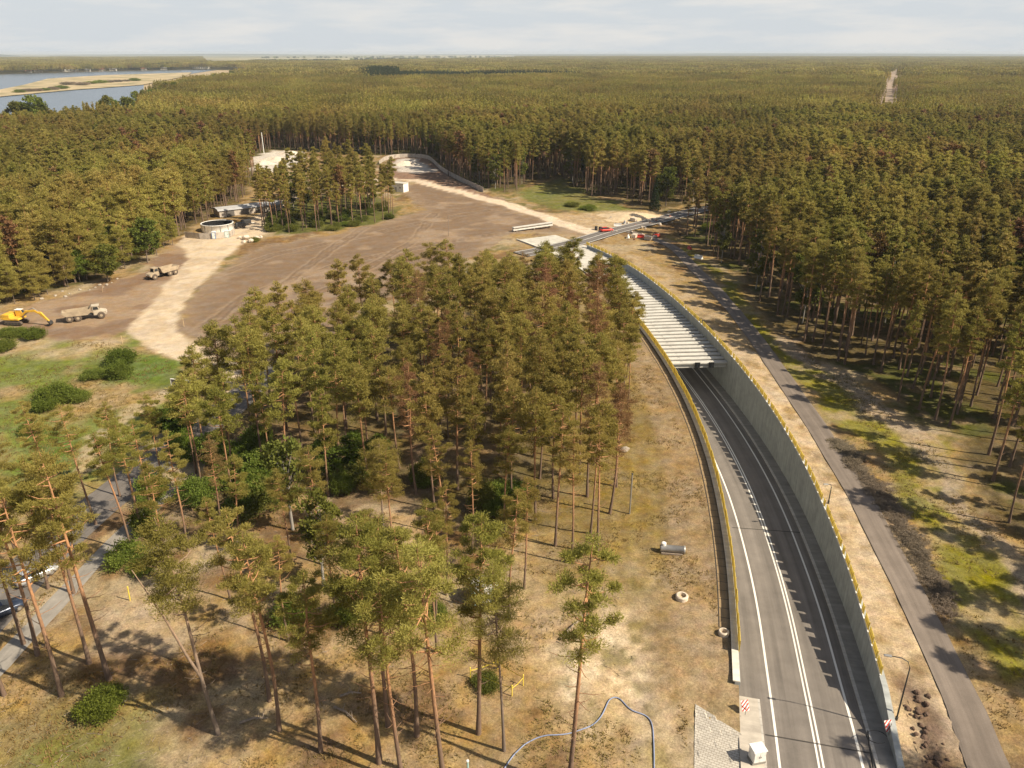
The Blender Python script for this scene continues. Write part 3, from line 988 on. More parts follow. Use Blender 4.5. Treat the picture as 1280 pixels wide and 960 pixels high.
rz = lambda dd, sel: QZ[sel]
tag(strip_obj("road", -6.49, 4.55, rz, M['asphalt'], nd=8), kind='structure')
for a, bb in ((-3.58, -3.36), (3.36, 3.58)):
    tag(strip_obj("edge_line", a, bb, lambda dd, sel: QZ[sel] + 0.008, M['line']), kind='structure')
for a, bb in ((-0.27, -0.10), (0.10, 0.27)):
    tag(strip_obj("centre_line", a, bb, lambda dd, sel: QZ[sel] + 0.008, M['line']), kind='structure')
for yj in (50.5, 87.5):
    s = QS[np.argmin(np.abs(Q[:, 1] - yj))]
    j = np.argmin(np.abs(QS - s))
    mb = MB()
    p0 = Q[j] - QN[j] * 4.4; p1 = Q[j] + QN[j] * 4.55
    tx, ty = QT[j] * 0.07
    z = QZ[j] + 0.014
    mb.add([(p0[0] - tx, p0[1] - ty, z - 0.005), (p1[0] - tx, p1[1] - ty, z - 0.005), (p1[0] + tx, p1[1] + ty, z + 0.006), (p0[0] + tx, p0[1] + ty, z + 0.006)], [(0, 1, 2, 3)])
    tag(mb.build("road_joint", M['joint']), kind='structure')


def sweep(name, prof, material, s0, s1, parent=None, cap=True):
    """closed profile [(offset, z function or number relative to 0)] swept along the road"""
    sel = np.nonzero((QS >= s0) & (QS <= s1))[0]
    n = len(prof)
    V = np.zeros((len(sel), n, 3)); U = np.zeros((len(sel), n, 2))
    acc = 0
    for a, (dd, zf) in enumerate(prof):
        V[:, a, :2] = Q[sel] + QN[sel] * dd
        V[:, a, 2] = zf(sel) if callable(zf) else zf
        if a: acc += abs(prof[a][0] - prof[a - 1][0]) + np.mean(np.abs(V[:, a, 2] - V[:, a - 1, 2]))
        U[:, a, 1] = acc; U[:, a, 0] = QS[sel]
    m_ = len(sel)
    r, c = np.meshgrid(np.arange(m_ - 1), np.arange(n), indexing='ij')
    i0 = (r * n + c).ravel(); i1 = (r * n + (c + 1) % n).ravel()
    F = np.stack([i0, i1, i1 + n, i0 + n], 1)
    V2 = V.reshape(-1, 3)
    me = bpy.data.meshes.new(name)
    faces = [tuple(q) for q in F.tolist()] + [tuple(range(n))[::-1], tuple(range((m_ - 1) * n, m_ * n))]
    me.from_pydata(V2.tolist(), [], faces)
    me.materials.append(material)
    me.update()
    set_uv(me, U.reshape(-1, 2))
    return link(name, me, parent)


zr_ = lambda o: (lambda sel: QZ[sel] + o)
tag(sweep("kerb", [(4.55, zr_(-.3)), (4.55, zr_(.13)), (4.85, zr_(.14)), (4.85, zr_(-.3))], M['kerb'], 0, S_MAX), kind='structure')
tag(sweep("sidewalk", [(4.85, zr_(-.3)), (4.85, zr_(.125)), (6.3, zr_(.145)), (6.3, zr_(-.3))], M['walk'], 0, S_MAX), kind='structure')
tag(sweep("sidewalk", [(-6.72, zr_(-.3)), (-6.72, zr_(.145)), (-4.75, zr_(.12)), (-4.75, zr_(-.3))], M['apron'], 0, S_END_L + 1.0), kind='structure')
tag(sweep("kerb", [(-4.75, zr_(-.3)), (-4.75, zr_(.125)), (-4.55, zr_(.12)), (-4.55, zr_(-.3))], M['kerb'], 0, S_END_L + 1.0), kind='structure')


# ---- retaining walls
def top_r(o):
    def f(sel):
        y = Q[sel, 1]
        return np.interp(y, [46, 48.0, 55.6, 58], [-0.75, -0.6, 0.95, 0.95]) + o
    return f


def top_l(o):
    def f(sel):
        y = Q[sel, 1]
        return np.interp(y, [50, 53.5, 60], [0.15, 0.25, 0.5]) + o
    return f


rw = tag(sweep("retaining_wall", [(6.25, zr_(-.6)), (6.25, top_r(0)), (6.75, top_r(0)), (6.75, zr_(-.6))], M['concrete'], S_END_R, S_MAX - 18),
         "tall grey concrete retaining wall along the right side of the sunken road", "retaining wall")
sweep("coping", [(6.17, top_r(0.002)), (6.17, top_r(.14)), (6.6, top_r(.14)), (6.6, top_r(0.002))], M['concrete'], S_END_R, S_MAX - 18, rw)
lw = tag(sweep("retaining_wall", [(-7.0, zr_(-.6)), (-7.0, top_l(0)), (-6.5, top_l(0)), (-6.5, zr_(-.6))], M['concrete'], S_END_L, S_MAX - 4),
         "concrete retaining wall along the left side of the sunken road, seen from above", "retaining wall")
sweep("coping", [(-7.2, top_l(0.002)), (-7.2, top_l(.12)), (-6.56, top_l(.12)), (-6.56, top_l(0.002))], M['coping'], S_END_L, S_MAX - 4, lw)
# pale drain slabs laid behind the left wall
tag(strip_obj("slab_strip", -8.25, -7.1, lambda dd, sel: ground_z(Q[sel, 0] + QN[sel, 0] * dd, Q[sel, 1] + QN[sel, 1] * dd, np.full(len(sel), dd), sel) + 0.05,
              M['slab'], QS[np.argmin(np.abs(Q[:, 1] - 62))], S_DECK), kind='structure')
mb = MB()
sj = np.arange(QS[np.argmin(np.abs(Q[:, 1] - 62))], S_DECK, 1.55)
for s in sj:
    j = int(np.argmin(np.abs(QS - s)))
    f = (s - QS[j])
    c = Q[j] + QT[j] * f
    X = np.array([c[0] - QN[j, 0] * 7.1, c[0] - QN[j, 0] * 8.3]); Y = np.array([c[1] - QN[j, 1] * 7.1, c[1] - QN[j, 1] * 8.3])
    z = ground_z(X, Y, np.array([-7.1, -8.3]), np.array([j, j])) + 0.058
    tx, ty = QT[j] * 0.035
    mb.add([(X[0] - tx, Y[0] - ty, z[0]), (X[0] + tx, Y[0] + ty, z[0]), (X[1] + tx, Y[1] + ty, z[1]), (X[1] - tx, Y[1] - ty, z[1])], [(0, 1, 2, 3)])
tag(mb.build("slab_joints", M['joint']), kind='structure')
tag(strip_obj("slab_edging", -8.34, -8.25, lambda dd, sel: ground_z(Q[sel, 0] + QN[sel, 0] * dd, Q[sel, 1] + QN[sel, 1] * dd, np.full(len(sel), dd), sel) + 0.06,
              M['joint'], QS[np.argmin(np.abs(Q[:, 1] - 62))], S_DECK), kind='structure')


# ---- yellow safety barriers on both copings
def barrier(label, off, topf, s0, s1, step, width, h, skip, post_h, rail=False):
    root = empty("safety_barrier", (0, 0, 0), label=label, cat="safety barrier")
    n = 0
    s = s0
    while s < s1:
        j = int(np.argmin(np.abs(QS - (s + width / 2))))
        c = Q[j] + QT[j] * (s + width / 2 - QS[j]) + QN[j] * off
        z = float(topf(np.array([j]))[0])
        ang = math.atan2(QT[j, 1], QT[j, 0])
        Mx = Matrix.Translation((c[0], c[1], z)) @ Matrix.Rotation(ang, 4, 'Z')
        wdt = width
        if skip and n % skip == skip - 1:
            wdt = width * 0.45
        lean = R(random.uniform(-2.0, 2.0))
        pb = MB()
        pb.box(-wdt / 2, wdt / 2, -.025, .025, 0.14, h, M=Mx @ Matrix.Rotation(lean, 4, 'X'))
        pb.box(-wdt / 2, wdt / 2, -.045, .045, h * .48, h * .48 + .1, M=Mx @ Matrix.Rotation(lean, 4, 'X'))
        pb.box(-wdt / 2, -wdt / 2 + .08, -.06, .06, 0.0, post_h, M=Mx)
        pb.build("panel", M['yellow'], root)
        if rail:
            MB().box(-step / 2 - .02, step / 2, .03, .13, 0.15, .27, M=Mx).build("lit_coping_strip", M['white'], root)  # white strip added in place of the sunlit line along the coping
        n += 1
        s += step
    return root


S56 = QS[np.argmin(np.abs(Q[:, 1] - 56.5))]
barrier("yellow panel barrier on top of the right retaining wall", 6.32, top_r(0.0), S56, S_MAX - 20, 2.05, 1.72, 1.12, 5, 1.2, True)
barrier("yellow panel barrier along the top of the left retaining wall", -6.5, top_l(-0.06), S_END_L + 4, S_DECK - 20, 2.05, 2.02, 1.35, 0, 1.4)


# ---- precast beams and deck
def beam_obj(label, s):
    j = int(np.argmin(np.abs(QS - s)))
    c = Q[j] + QT[j] * (s - QS[j])
    ang = math.atan2(QN[j, 1], QN[j, 0])
    root = empty("bridge_beam", (c[0], c[1], -1.85), ang, label, "bridge beam", "precast beams over the sunken road")
    mb = MB()
    prof = [(-.36, 0), (.36, 0), (.36, .22), (.14, .38), (.14, .68), (.66, .86), (.66, 1.08), (-.66, 1.08), (-.66, .86), (-.14, .68), (-.14, .38), (-.36, .22)]
    mb.prism(prof, 'x', -6.42, 6.2)
    mb.build("girder", M['beam'], root)
    pb = MB()
    for e in (-6.3, 5.85):
        pb.box(e, e + .25, -.3, .3, -.05, -.003)
    pb.build("bearing_pad", M['dark_steel'], root)
    for k_ in range(2):
        lb = MB()
        lb.tube([(-3 + 6 * k_, 0, 1.0), (-3 + 6 * k_, 0, 1.2), (-2.8 + 6 * k_, 0, 1.26), (-2.6 + 6 * k_, 0, 1.2), (-2.6 + 6 * k_, 0, 1.0)], .02, 5)
        lb.build("lifting_eye", M['dark_steel'], root)
    return root


ordw = ["frontmost", "second", "third", "fourth", "fifth", "sixth", "seventh", "eighth", "ninth", "tenth", "eleventh", "twelfth", "thirteenth",
        "fourteenth", "fifteenth", "sixteenth", "seventeenth", "eighteenth", "nineteenth", "twentieth", "twenty-first", "twenty-second",
        "twenty-third", "twenty-fourth", "twenty-fifth", "twenty-sixth", "twenty-seventh", "twenty-eighth", "twenty-ninth", "thirtieth",
        "thirty-first", "thirty-second", "thirty-third", "thirty-fourth", "thirty-fifth", "thirty-sixth"]
s = S_PORT; k = 0
while s < S_DECK - 1 and k < len(ordw):
    lab = ("frontmost white concrete beam at the tunnel mouth, carrying two dark signal boxes" if k == 0 else
           "white concrete beam over the road, %s from the tunnel mouth" % ordw[k])
    beam_obj(lab, s)
    s += 2.15; k += 1
dk = tag(sweep("bridge_deck", [(-7.6, -.7), (-7.6, .32), (7.4, .32), (7.4, -.7)], M['deck'], S_DECK, S_MAX),
         "pale finished concrete deck slab behind the row of beams", "bridge deck")
sweep("parapet", [(-7.5, .322), (-7.5, .75), (-7.2, .75), (-7.2, .322)], M['coping'], S_DECK + 14, S_MAX, dk)

jp = int(np.argmin(np.abs(QS - S_PORT)))
for off, lab in ((0.2, "dark lane signal box hung on the left half of the frontmost beam"), (3.0, "dark lane signal box hung on the right half of the frontmost beam")):
    c = Q[jp] + QN[jp] * off - QT[jp] * 0.72
    root = empty("lane_signal", (c[0], c[1], -1.75), math.atan2(QN[jp, 1], QN[jp, 0]), lab, "traffic signal", "lane signals at the tunnel mouth")
    MB().box(-.52, .52, -.14, .0, 0, 1.15, .03).build("housing", M['black'], root)
    for zz in (.35, .8):
        MB().cyl((0, -.15, zz), .17, -.06, 14, 'y').build("lens", M['glass'], root)
    MB().box(-.07, .07, 0.003, .12, .25, .88).build("bracket", M['steel'], root)


# ------------------------------------------------------------------ flat sheets: paths, streets, paving, water
def ribbon(name, pts, hw, material, dz=0.03, z=None, smooth=2):
    P = smooth_line(np.array(pts, float), 2.0, smooth)
    T, N_ = normals(P)
    if not hasattr(hw, '__len__'):
        hw = (hw, hw)
    sN = 6
    ds = np.linspace(-hw[0], hw[1], sN)
    V = np.zeros((len(P), sN, 3)); U = np.zeros((len(P), sN, 2))
    S_ = np.concatenate([[0], np.cumsum(np.hypot(*np.diff(P, axis=0).T))])
    for a, dd in enumerate(ds):
        V[:, a, :2] = P + N_ * dd
        U[:, a] = np.stack([np.full(len(P), dd), S_], 1)
    zz = ground_z(V[..., 0], V[..., 1]) if z is None else np.full(V.shape[:2], z)
    V[..., 2] = zz + dz
    n = len(P)
    r, c = np.meshgrid(np.arange(n - 1), np.arange(sN - 1), indexing='ij')
    i0 = (r * sN + c).ravel()
    me = np_mesh(name, V.reshape(-1, 3), np.stack([i0, i0 + 1, i0 + sN + 1, i0 + sN], 1), [material], smooth=True)
    set_uv(me, U.reshape(-1, 2))
    o = link(name, me)
    return tag(o, kind='structure')


def flat_poly(name, P, material, dz=0.03, cell=1.0):
    """sheet cut to an outline, draped over the ground"""
    x0, y0 = P.min(0); x1, y1 = P.max(0)
    xs = np.arange(x0, x1 + cell, cell); ys = np.arange(y0, y1 + cell, cell)
    X, Y = np.meshgrid(xs, ys)
    Z_ = ground_z(X, Y) + dz
    V = np.stack([X.ravel(), Y.ravel(), Z_.ravel()], 1)
    a, b_ = np.meshgrid(np.arange(len(xs) - 1), np.arange(len(ys) - 1))
    i0 = (b_ * len(xs) + a).ravel()
    F = np.stack([i0, i0 + 1, i0 + len(xs) + 1, i0 + len(xs)], 1)
    cxx = V[F].mean(1)
    F = F[in_poly(P, cxx[:, 0], cxx[:, 1])]
    me = np_mesh(name, V, F, [material], smooth=True)
    set_uv(me, V[:, :2])
    return tag(link(name, me), kind='structure')


ribbon("path", [un(*p) for p in path_px], 1.7, M["asphalt_path"], 0.03)
ribbon("road", street, 3.1, M['asphalt_old'], 0.02)
ribbon("sidewalk", walk_l, 1.15, M['walk'], 0.03)
cross = [(150, 335), (110, 318), (73, 296), (52, 274), (33, 255), (21, 240), (10, 229), (2, 223)]
ribbon("road", cross, 3.6, M['asphalt_old'], 0.0, z=0.46)
for o_ in (-0.1, 3.2, -3.3):
    Pc = smooth_line(np.array(cross, float), 2.0, 2); _, Nc = normals(Pc)
    ribbon("road_line", Pc + Nc * o_, 0.11, M['line'], 0.0, z=0.468, smooth=0)
def bilinear(name, A, B, C_, D, material, n=24, dz=0.012):
    u, v = np.meshgrid(np.linspace(0, 1, n), np.linspace(0, 1, n))
    A, B, C_, D = (np.array(un(*p)) for p in (A, B, C_, D))
    P = (A * ((1 - u) * (1 - v))[..., None] + B * (u * (1 - v))[..., None] + C_ * (u * v)[..., None] + D * ((1 - u) * v)[..., None])
    Zp = ground_z(P[..., 0], P[..., 1])
    a, b_ = np.meshgrid(np.arange(n - 1), np.arange(n - 1)); i0 = (b_ * n + a).ravel()
    me = np_mesh(name, np.concatenate([P, (Zp + dz)[..., None]], 2).reshape(-1, 3), np.stack([i0, i0 + 1, i0 + n + 1, i0 + n], 1), [material])
    return tag(link(name, me), kind='structure')


bilinear("paved_area", (870, 873), (928, 908), (948, 1008), (868, 1008), M['pave'])
for nm, P, dz, mt in (("river", W_water, 0.6, M['water']),):
    me = bpy.data.meshes.new(nm)
    me.from_pydata([(p[0], p[1], dz) for p in P], [], [tuple(range(len(P)))])
    me.materials.append(mt)
    tag(link(nm, me), kind='structure')
_rr = np.linspace(700, 4200, 60)
_aa = np.interp(_rr, [700, 4000], [math.atan(.4585), math.atan(.4640)])
ribbon("firebreak", np.stack([_rr * np.sin(_aa), _rr * np.cos(_aa)], 1), 13, M['dirt'], 0.3, z=0.0, smooth=0)
# dry grass spit in the river
mp_, tp_, bp_ = mat_new("dry_reed_land")
g_ = tp_.nodes.new("ShaderNodeNewGeometry"); n_ = tp_.nodes.new("ShaderNodeTexNoise"); n_.inputs["Scale"].default_value = 0.02
n_.inputs["Detail"].default_value = 8; tp_.links.new(g_.outputs["Position"], n_.inputs["Vector"])
r_ = tp_.nodes.new("ShaderNodeValToRGB"); e_ = r_.color_ramp.elements
e_[0].position = .38; e_[0].color = (0.22, 0.19, 0.09, 1); e_[1].position = .55; e_[1].color = (0.42, 0.33, 0.19, 1)
tp_.links.new(n_.outputs["Fac"], r_.inputs["Fac"]); tp_.links.new(r_.outputs["Color"], bp_.inputs["Base Color"]); bp_.inputs["Roughness"].default_value = .95
me = bpy.data.meshes.new("spit")
me.from_pydata([(p[0], p[1], 1.4) for p in W_penin], [], [tuple(range(len(W_penin)))])
me.materials.append(mp_)
tag(link("spit", me), kind='structure')

# ------------------------------------------------------------------ trees
def tube_np(P, rad, n):
    P = np.asarray(P, float)
    T = np.gradient(P, axis=0); T /= np.linalg.norm(T, axis=1)[:, None] + 1e-9
    ref = np.where(np.abs(T[:, 2:3]) < 0.9, np.array([[0, 0, 1.0]]), np.array([[1.0, 0, 0]]))
    A = np.cross(T, ref); A /= np.linalg.norm(A, axis=1)[:, None] + 1e-9
    B = np.cross(A, T)
    w = np.arange(n) * 2 * np.pi / n
    V = P[:, None] + (A[:, None] * np.cos(w)[None, :, None] + B[:, None] * np.sin(w)[None, :, None]) * np.asarray(rad)[:, None, None]
    k = len(P)
    r, c = np.meshgrid(np.arange(k - 1), np.arange(n), indexing='ij')
    i0 = (r * n + c).ravel(); i1 = (r * n + (c + 1) % n).ravel()
    return V.reshape(-1, 3), np.stack([i0, i1, i1 + n, i0 + n], 1)


class Acc:
    def __init__(s): s.V, s.F, s.n = [], [], 0
    def add(s, V, F):
        s.V.append(V); s.F.append(F + s.n); s.n += len(V)
    def get(s): return np.concatenate(s.V), np.concatenate(s.F)


def leaves(rg, C, Rh, Rv, per, ln, wd, up=0.6):
    """leaf-sized quads in flattened clumps: C (m,3), Rh, Rv (m,)"""
    m_ = len(C)
    N_ = m_ * per
    u = rg.normal(size=(N_, 3)); u /= np.linalg.norm(u, axis=1)[:, None]
    rr = np.where(rg.random(N_) < .72, rg.random(N_) ** 0.5, rg.uniform(.7, 1.45, N_))
    c = np.repeat(C, per, 0); rh = np.repeat(Rh, per); rv = np.repeat(Rv, per)
    p = c + u * (rr[:, None] * np.stack([rh, rh, rv], 1))
    nrm = rg.normal(size=(N_, 3)) + u * 0.5; nrm[:, 2] += up
    nrm /= np.linalg.norm(nrm, axis=1)[:, None]
    a = u * .9 + rg.normal(size=(N_, 3)) * .45; a[:, 2] += .35
    a /= np.linalg.norm(a, axis=1)[:, None]
    b_ = np.cross(a, rg.normal(size=(N_, 3))); b_ /= np.linalg.norm(b_, axis=1)[:, None]
    l = ln * rg.uniform(.6, 1.35, N_)[:, None] / 2; w = wd * rg.uniform(.6, 1.35, N_)[:, None] / 2
    V = np.stack([p - a * l - b_ * w * .4, p + a * l * .2 - b_ * w, p + a * l, p - a * l * .1 + b_ * w], 1).reshape(-1, 3)
    F = np.arange(N_ * 4).reshape(-1, 4)
    return V, F


def pine(rg, h=20.0, frac=0.4, rad=2.2, pads=26, per=230, ln=0.36, wd=0.17, sides=8, stubs=14, bend=0.5, fork=False, conic=0.5, trad=0.155, psize=1.0):
    """Scots pine: bare leaning stem, dead stubs, crown of flattened needle clumps on limbs"""
    T, L = Acc(), Acc()
    k = 9
    t = np.linspace(0, 1, k)
    ax, ay = rg.normal(0, bend, 2)
    bx, by = rg.normal(0, bend * .22, 2)
    stem = np.stack([ax * t ** 2 + bx * np.sin(t * 6), ay * t ** 2 + by * np.sin(t * 5), h * t * .985], 1)
    stem[0, :2] = 0
    r = trad * (1 - t) ** 0.75 + 0.025
    r[0] *= 1.35
    T.add(*tube_np(stem, r, sides))
    at = lambda f: np.array([np.interp(f, t, stem[:, i]) for i in range(3)])
    if fork:
        f0 = 0.3
        p = at(f0); q = np.array([rg.uniform(-2.5, -1.8), rg.uniform(-1, 1), h * .55])
        lp = np.stack([p, p * .5 + (p + q) * .25 + np.array([0, 0, h * .06]), p + q * .5 + np.array([0, 0, 0.4]), p + q])
        T.add(*tube_np(lp, np.array([.13, .11, .08, .03]), 6))
    C, RH, RV = [], [], []
    z0 = 1 - frac
    for i in range(pads):
        f = z0 + frac * .97 * ((i + rg.random()) / pads) ** 0.8
        g = (f - z0) / frac
        env = rad * math.sqrt(max(.07, 1 - ((g - .40) / .68) ** 2))
        a = i * 2.399 + rg.normal(0, .5)
        rr = env * rg.uniform(.25, 1.0)
        base = at(max(0.05, f - 0.03 - 0.02 * rg.random()))
        tip = base + np.array([math.cos(a) * rr, math.sin(a) * rr, rr * rg.uniform(.05, .45)])
        mid = (base + tip) / 2 + np.array([0, 0, -.12 * rr])
        br = (0.02 + 0.03 * (1 - g)) * (1.35 if sides >= 8 else 1.0)
        T.add(*tube_np(np.stack([base, mid, tip]), np.array([br * 1.4, br, br * .4]), 4))
        C.append(tip + np.array([0, 0, .1])); s = rg.uniform(.62, 1.15) * (0.72 + 0.28 * (1 - g)) * rad / 2.2 * psize
        RH.append(s * 1.05); RV.append(s * .52)
        if rr > env * .6:
            C.append((mid + tip) / 2 + np.array([rg.normal(0, .3), rg.normal(0, .3), .15])); RH.append(s * .8); RV.append(s * .42)
    C.append(at(.985)); RH.append(.75 * rad / 2.2 * psize); RV.append(.5 * rad / 2.2 * psize)
    for i in range(stubs):
        f = rg.uniform(min(.22, z0), z0 + .03)
        a = rg.random() * 6.28
        l = rg.uniform(.3, 1.5 if sides < 8 else 2.3) * (0.4 + f)
        b_ = at(f)
        T.add(*tube_np(np.stack([b_, b_ + np.array([math.cos(a) * l * .6, math.sin(a) * l * .6, l * .05]), b_ + np.array([math.cos(a) * l, math.sin(a) * l, l * .25])]),
                       np.array([.035, .025, .01]), 3))
    L.add(*leaves(rg, np.array(C), np.array(RH), np.array(RV), per, ln, wd))
    return T.get(), L.get()


def join_mesh(name, parts):
    """parts: [(V,F,material)] quads -> one mesh with several materials"""
    V, F, I, n, mats = [], [], [], 0, []
    for v, f, m_ in parts:
        if m_ not in mats: mats.append(m_)
        V.append(v); F.append(f + n); I.append(np.full(len(f), mats.index(m_))); n += len(v)
    return np_mesh(name, np.concatenate(V), np.concatenate(F), mats, np.concatenate(I))


def spruce(rg, h=14, rad=2.4, per=60, layers=16):
    T, L = Acc(), Acc()
    t = np.linspace(0, 1, 4)
    T.add(*tube_np(np.stack([0 * t, 0 * t, h * t], 1), .2 * (1 - t) + .02, 6))
    C, RH, RV = [], [], []
    for i in range(layers):
        g = i / layers
        for q in range(7):
            a = q * .9 + i * 1.3; rr = rad * (1 - g) * rg.uniform(.5, .9)
            C.append((math.cos(a) * rr, math.sin(a) * rr, h * (.06 + .92 * g) - .15 * rr)); RH.append(.7 * (1.1 - g)); RV.append(.45)
    L.add(*leaves(rg, np.array(C), np.array(RH), np.array(RV), per, .38, .18))
    return T.get(), L.get()


def broadleaf(rg, h=9.0, rad=3.0, pads=40, per=150, ln=.28, wd=.2, low=.25):
    T, L = Acc(), Acc()
    t = np.linspace(0, 1, 5)
    ax, ay = rg.normal(0, .4, 2)
    st = np.stack([ax * t ** 2, ay * t ** 2, h * .8 * t], 1)
    T.add(*tube_np(st, .13 * (1 - t) + .02, 6))
    C, RH, RV = [], [], []
    for i in range(pads):
        f = low + (1 - low) * rg.random()
        env = rad * math.sqrt(max(.05, 1 - ((f - (low + 1) / 2) / ((1 - low) / 2 * 1.05)) ** 2))
        a = i * 2.399; rr = env * rg.uniform(.3, 1)
        b_ = np.array([np.interp(f * .75, t, st[:, q]) for q in range(3)])
        tip = np.array([math.cos(a) * rr + ax * f, math.sin(a) * rr + ay * f, h * f])
        T.add(*tube_np(np.stack([b_, (b_ + tip) / 2, tip]), np.array([.04, .025, .01]), 3))
        C.append(tip); s = rg.uniform(.5, 1.0) * rad / 3
        RH.append(s); RV.append(s * .75)
    L.add(*leaves(rg, np.array(C), np.array(RH), np.array(RV), per, ln, wd, .4))
    return T.get(), L.get()


def bush(rg, rad=1.2, h=1.3, pads=30, per=260, ln=.105, wd=.07):
    C = []
    for i in range(pads):
        a = i * 2.4; rr = rad * math.sqrt(rg.random()) * .85
        C.append((math.cos(a) * rr, math.sin(a) * rr, h * (.25 + .6 * rg.random() * (1 - (rr / rad) ** 2 * .7))))
    RH = rg.uniform(.3, .55, pads) * rad / 1.2; RV = RH * .75
    return leaves(rg, np.array(C), RH, RV, per, ln, wd, .4)


rgt = np.random.default_rng(77)
# near pines: full detail; forest pines: tall, narrow crowns
NEAR = []
for i in range(9):
    (tv, tf), (lv, lf) = pine(rgt, 20, rgt.uniform(.33, .43), rgt.uniform(2.1, 2.8), int(rgt.integers(26, 36)), 270, .26, .048, stubs=22, bend=.5, psize=.66)
    NEAR.append((np_mesh("trunk", tv, tf, [M['bark']], smooth=True), np_mesh("crown", lv, lf, [M['needle']])))
(tv, tf), (lv, lf) = pine(rgt, 20, .38, 2.5, 44, 270, .26, .048, stubs=22, fork=True, psize=.78)
NEAR_FORK = (np_mesh("trunk", tv, tf, [M['bark_grey']], smooth=True), np_mesh("crown", lv, lf, [M['needle']]))
(tv, tf), (lv, lf) = pine(rgt, 20, .52, 2.3, 40, 190, .24, .045, stubs=40, psize=.75)
NEAR_BROWN = (np_mesh("trunk", tv, tf, [M['bark']], smooth=True), np_mesh("crown", lv, lf, [M['needle_brown']]))
(tv, tf), (lv, lf) = pine(rgt, 20, .5, 3.5, 60, 270, .26, .048, stubs=10, psize=.75)
NEAR_WIDE = (np_mesh("trunk", tv, tf, [M['bark_grey']], smooth=True), np_mesh("crown", lv, lf, [M['needle']]))
GROVE = []
for i in range(8):
    (tv, tf), (lv, lf) = pine(rgt, 20, rgt.uniform(.36, .52), rgt.uniform(2.4, 3.2), int(rgt.integers(32, 44)), 150, .4, .085, 6, 12, .5, conic=.6, psize=.76)
    GROVE.append((np_mesh("trunk", tv, tf, [M['bark']], smooth=True), np_mesh("crown", lv, lf, [M['needle']])))
EDGE = []
for i in range(7):
    (tv, tf), (lv, lf) = pine(rgt, 20, rgt.uniform(.33, .45), rgt.uniform(1.5, 2.1), int(rgt.integers(26, 36)), 130, .4, .085, 6, 14, .5, trad=.16, psize=.85)
    EDGE.append((np_mesh("trunk", tv, tf, [M['bark']], smooth=True), np_mesh("crown", lv, lf, [M['needle']])))


def tree(meshes, name, x, y, h, rz, label, cat="tree", group=None, tilt=(0, 0), base=20.0, z=None, sx=1.0):
    z0 = float(ground_z(np.array([x]), np.array([y]))[0]) - .12 if z is None else z
    r_ = empty(name, (x, y, z0), 0, label, cat, group)
    r_.rotation_euler = (tilt[0], tilt[1], rz)
    f = h / base
    r_.scale = (f * sx, f * sx, f)
    for me_ in meshes:
        link(me_.name.split('.')[0], me_, r_)
    return r_


# ---- foreground pines, one by one: foot (px), top row (px), mesh, label
FG = [
    (30, 806, 585, 0, "leaning pine at the far left edge, nearest the parked dark car", 1),
    (47, 819, 572, 1, "leaning pine on the left, behind the pale stemmed pine by the sidewalk", 1),
    (77, 869, 598, 2, "pale stemmed pine on the left whose foot stands closest to the green foreground grass", 1),
    (112, 830, 592, 3, "dark stemmed pine just left of the orange pine with bare branches", 1),
    (137, 851, 560, 4, "orange stemmed pine with long bare dead branches, behind the small round bush", 1),
    (273, 917, 648, 'fork', "forked grey pine with two crooked stems in the foreground", 1),
    (337, 876, 640, 5, "slim pine, left one of the close pair standing right of the forked pine", 1),
    (349, 913, 655, 6, "slim pine, right one of the close pair standing right of the forked pine", 1),
    (401, 941, 705, 7, "slim short crowned pine between the close pair and the bright orange stem", 1),
    (474, 953, 642, 8, "bright orange stemmed pine in the middle foreground", 1),
    (485, 907, 640, 0, "grey pine leaning close behind the bright orange stem", 1),
    (503, 976, 705, 1, "thin crooked pale pine just right of the bright orange stem", 1),
    (521, 919, 652, 2, "straight dark pine right of the thin crooked pale one", 1),
    (555, 978, 662, 3, "tall pale straight pine left of the teal post", 1),
    (598, 917, 636, 4, "slim pine beside the yellow tape fence", 1),
    (630, 938, 692, 'wide', "dark crooked pine with wide low boughs near the yellow tape posts", 0.72),
    (711, 985, 672, 5, "tall straight pine crossed by the blue hose", 1),
    (747, 695, 525, 6, "pine at the right edge of the grove near the grey post", 1),
    (694, 683, 505, 7, "pine in the front row of the grove behind the tall straight pine", 1),
    (481, 678, 553, 'wide', "broad crowned pine standing in the sandy clearing", 1.1),
    (212, 722, 575, 8, "pine behind the yellow marker post", 1),
    (275, 655, 555, 'brown', "pine with rusty brown dead crown left of the grove", 1),
    (192, 655, 520, 3, "orange stemmed pine above the left street", 1),
    (558, 670, 525, 2, "pine in front of the grove beside the sandy clearing", 1),
    (630, 668, 530, 0, "pine in front of the grove between the clearing and the pale cabin", 1),
    (165, 690, 535, 6, "pine between the street and the yellow marker post", 1),
    (92, 742, 560, 7, "pine on the verge beside the left sidewalk", 1),
    (-25, 780, 560, 4, "pine cut by the left picture edge, behind the dark car", 1),
    (5, 868, 640, 5, "pine leaning in from the left picture edge above the sidewalk", 1),
    (655, 735, 600, 1, "pine right beside the pale cabin", 1),
    (365, 705, 590, 8, "pine at the front of the grove left of the sandy clearing", 1),
    (300, 690, 575, 2, "pine between the brown crowned pine and the clearing", 1),
    (420, 770, 640, 0, "pine behind the big green bush in the middle", 1),
    (545, 780, 640, 4, "pine standing behind the row of foreground stems, left of the cabin", 1),
]
used_xy = []
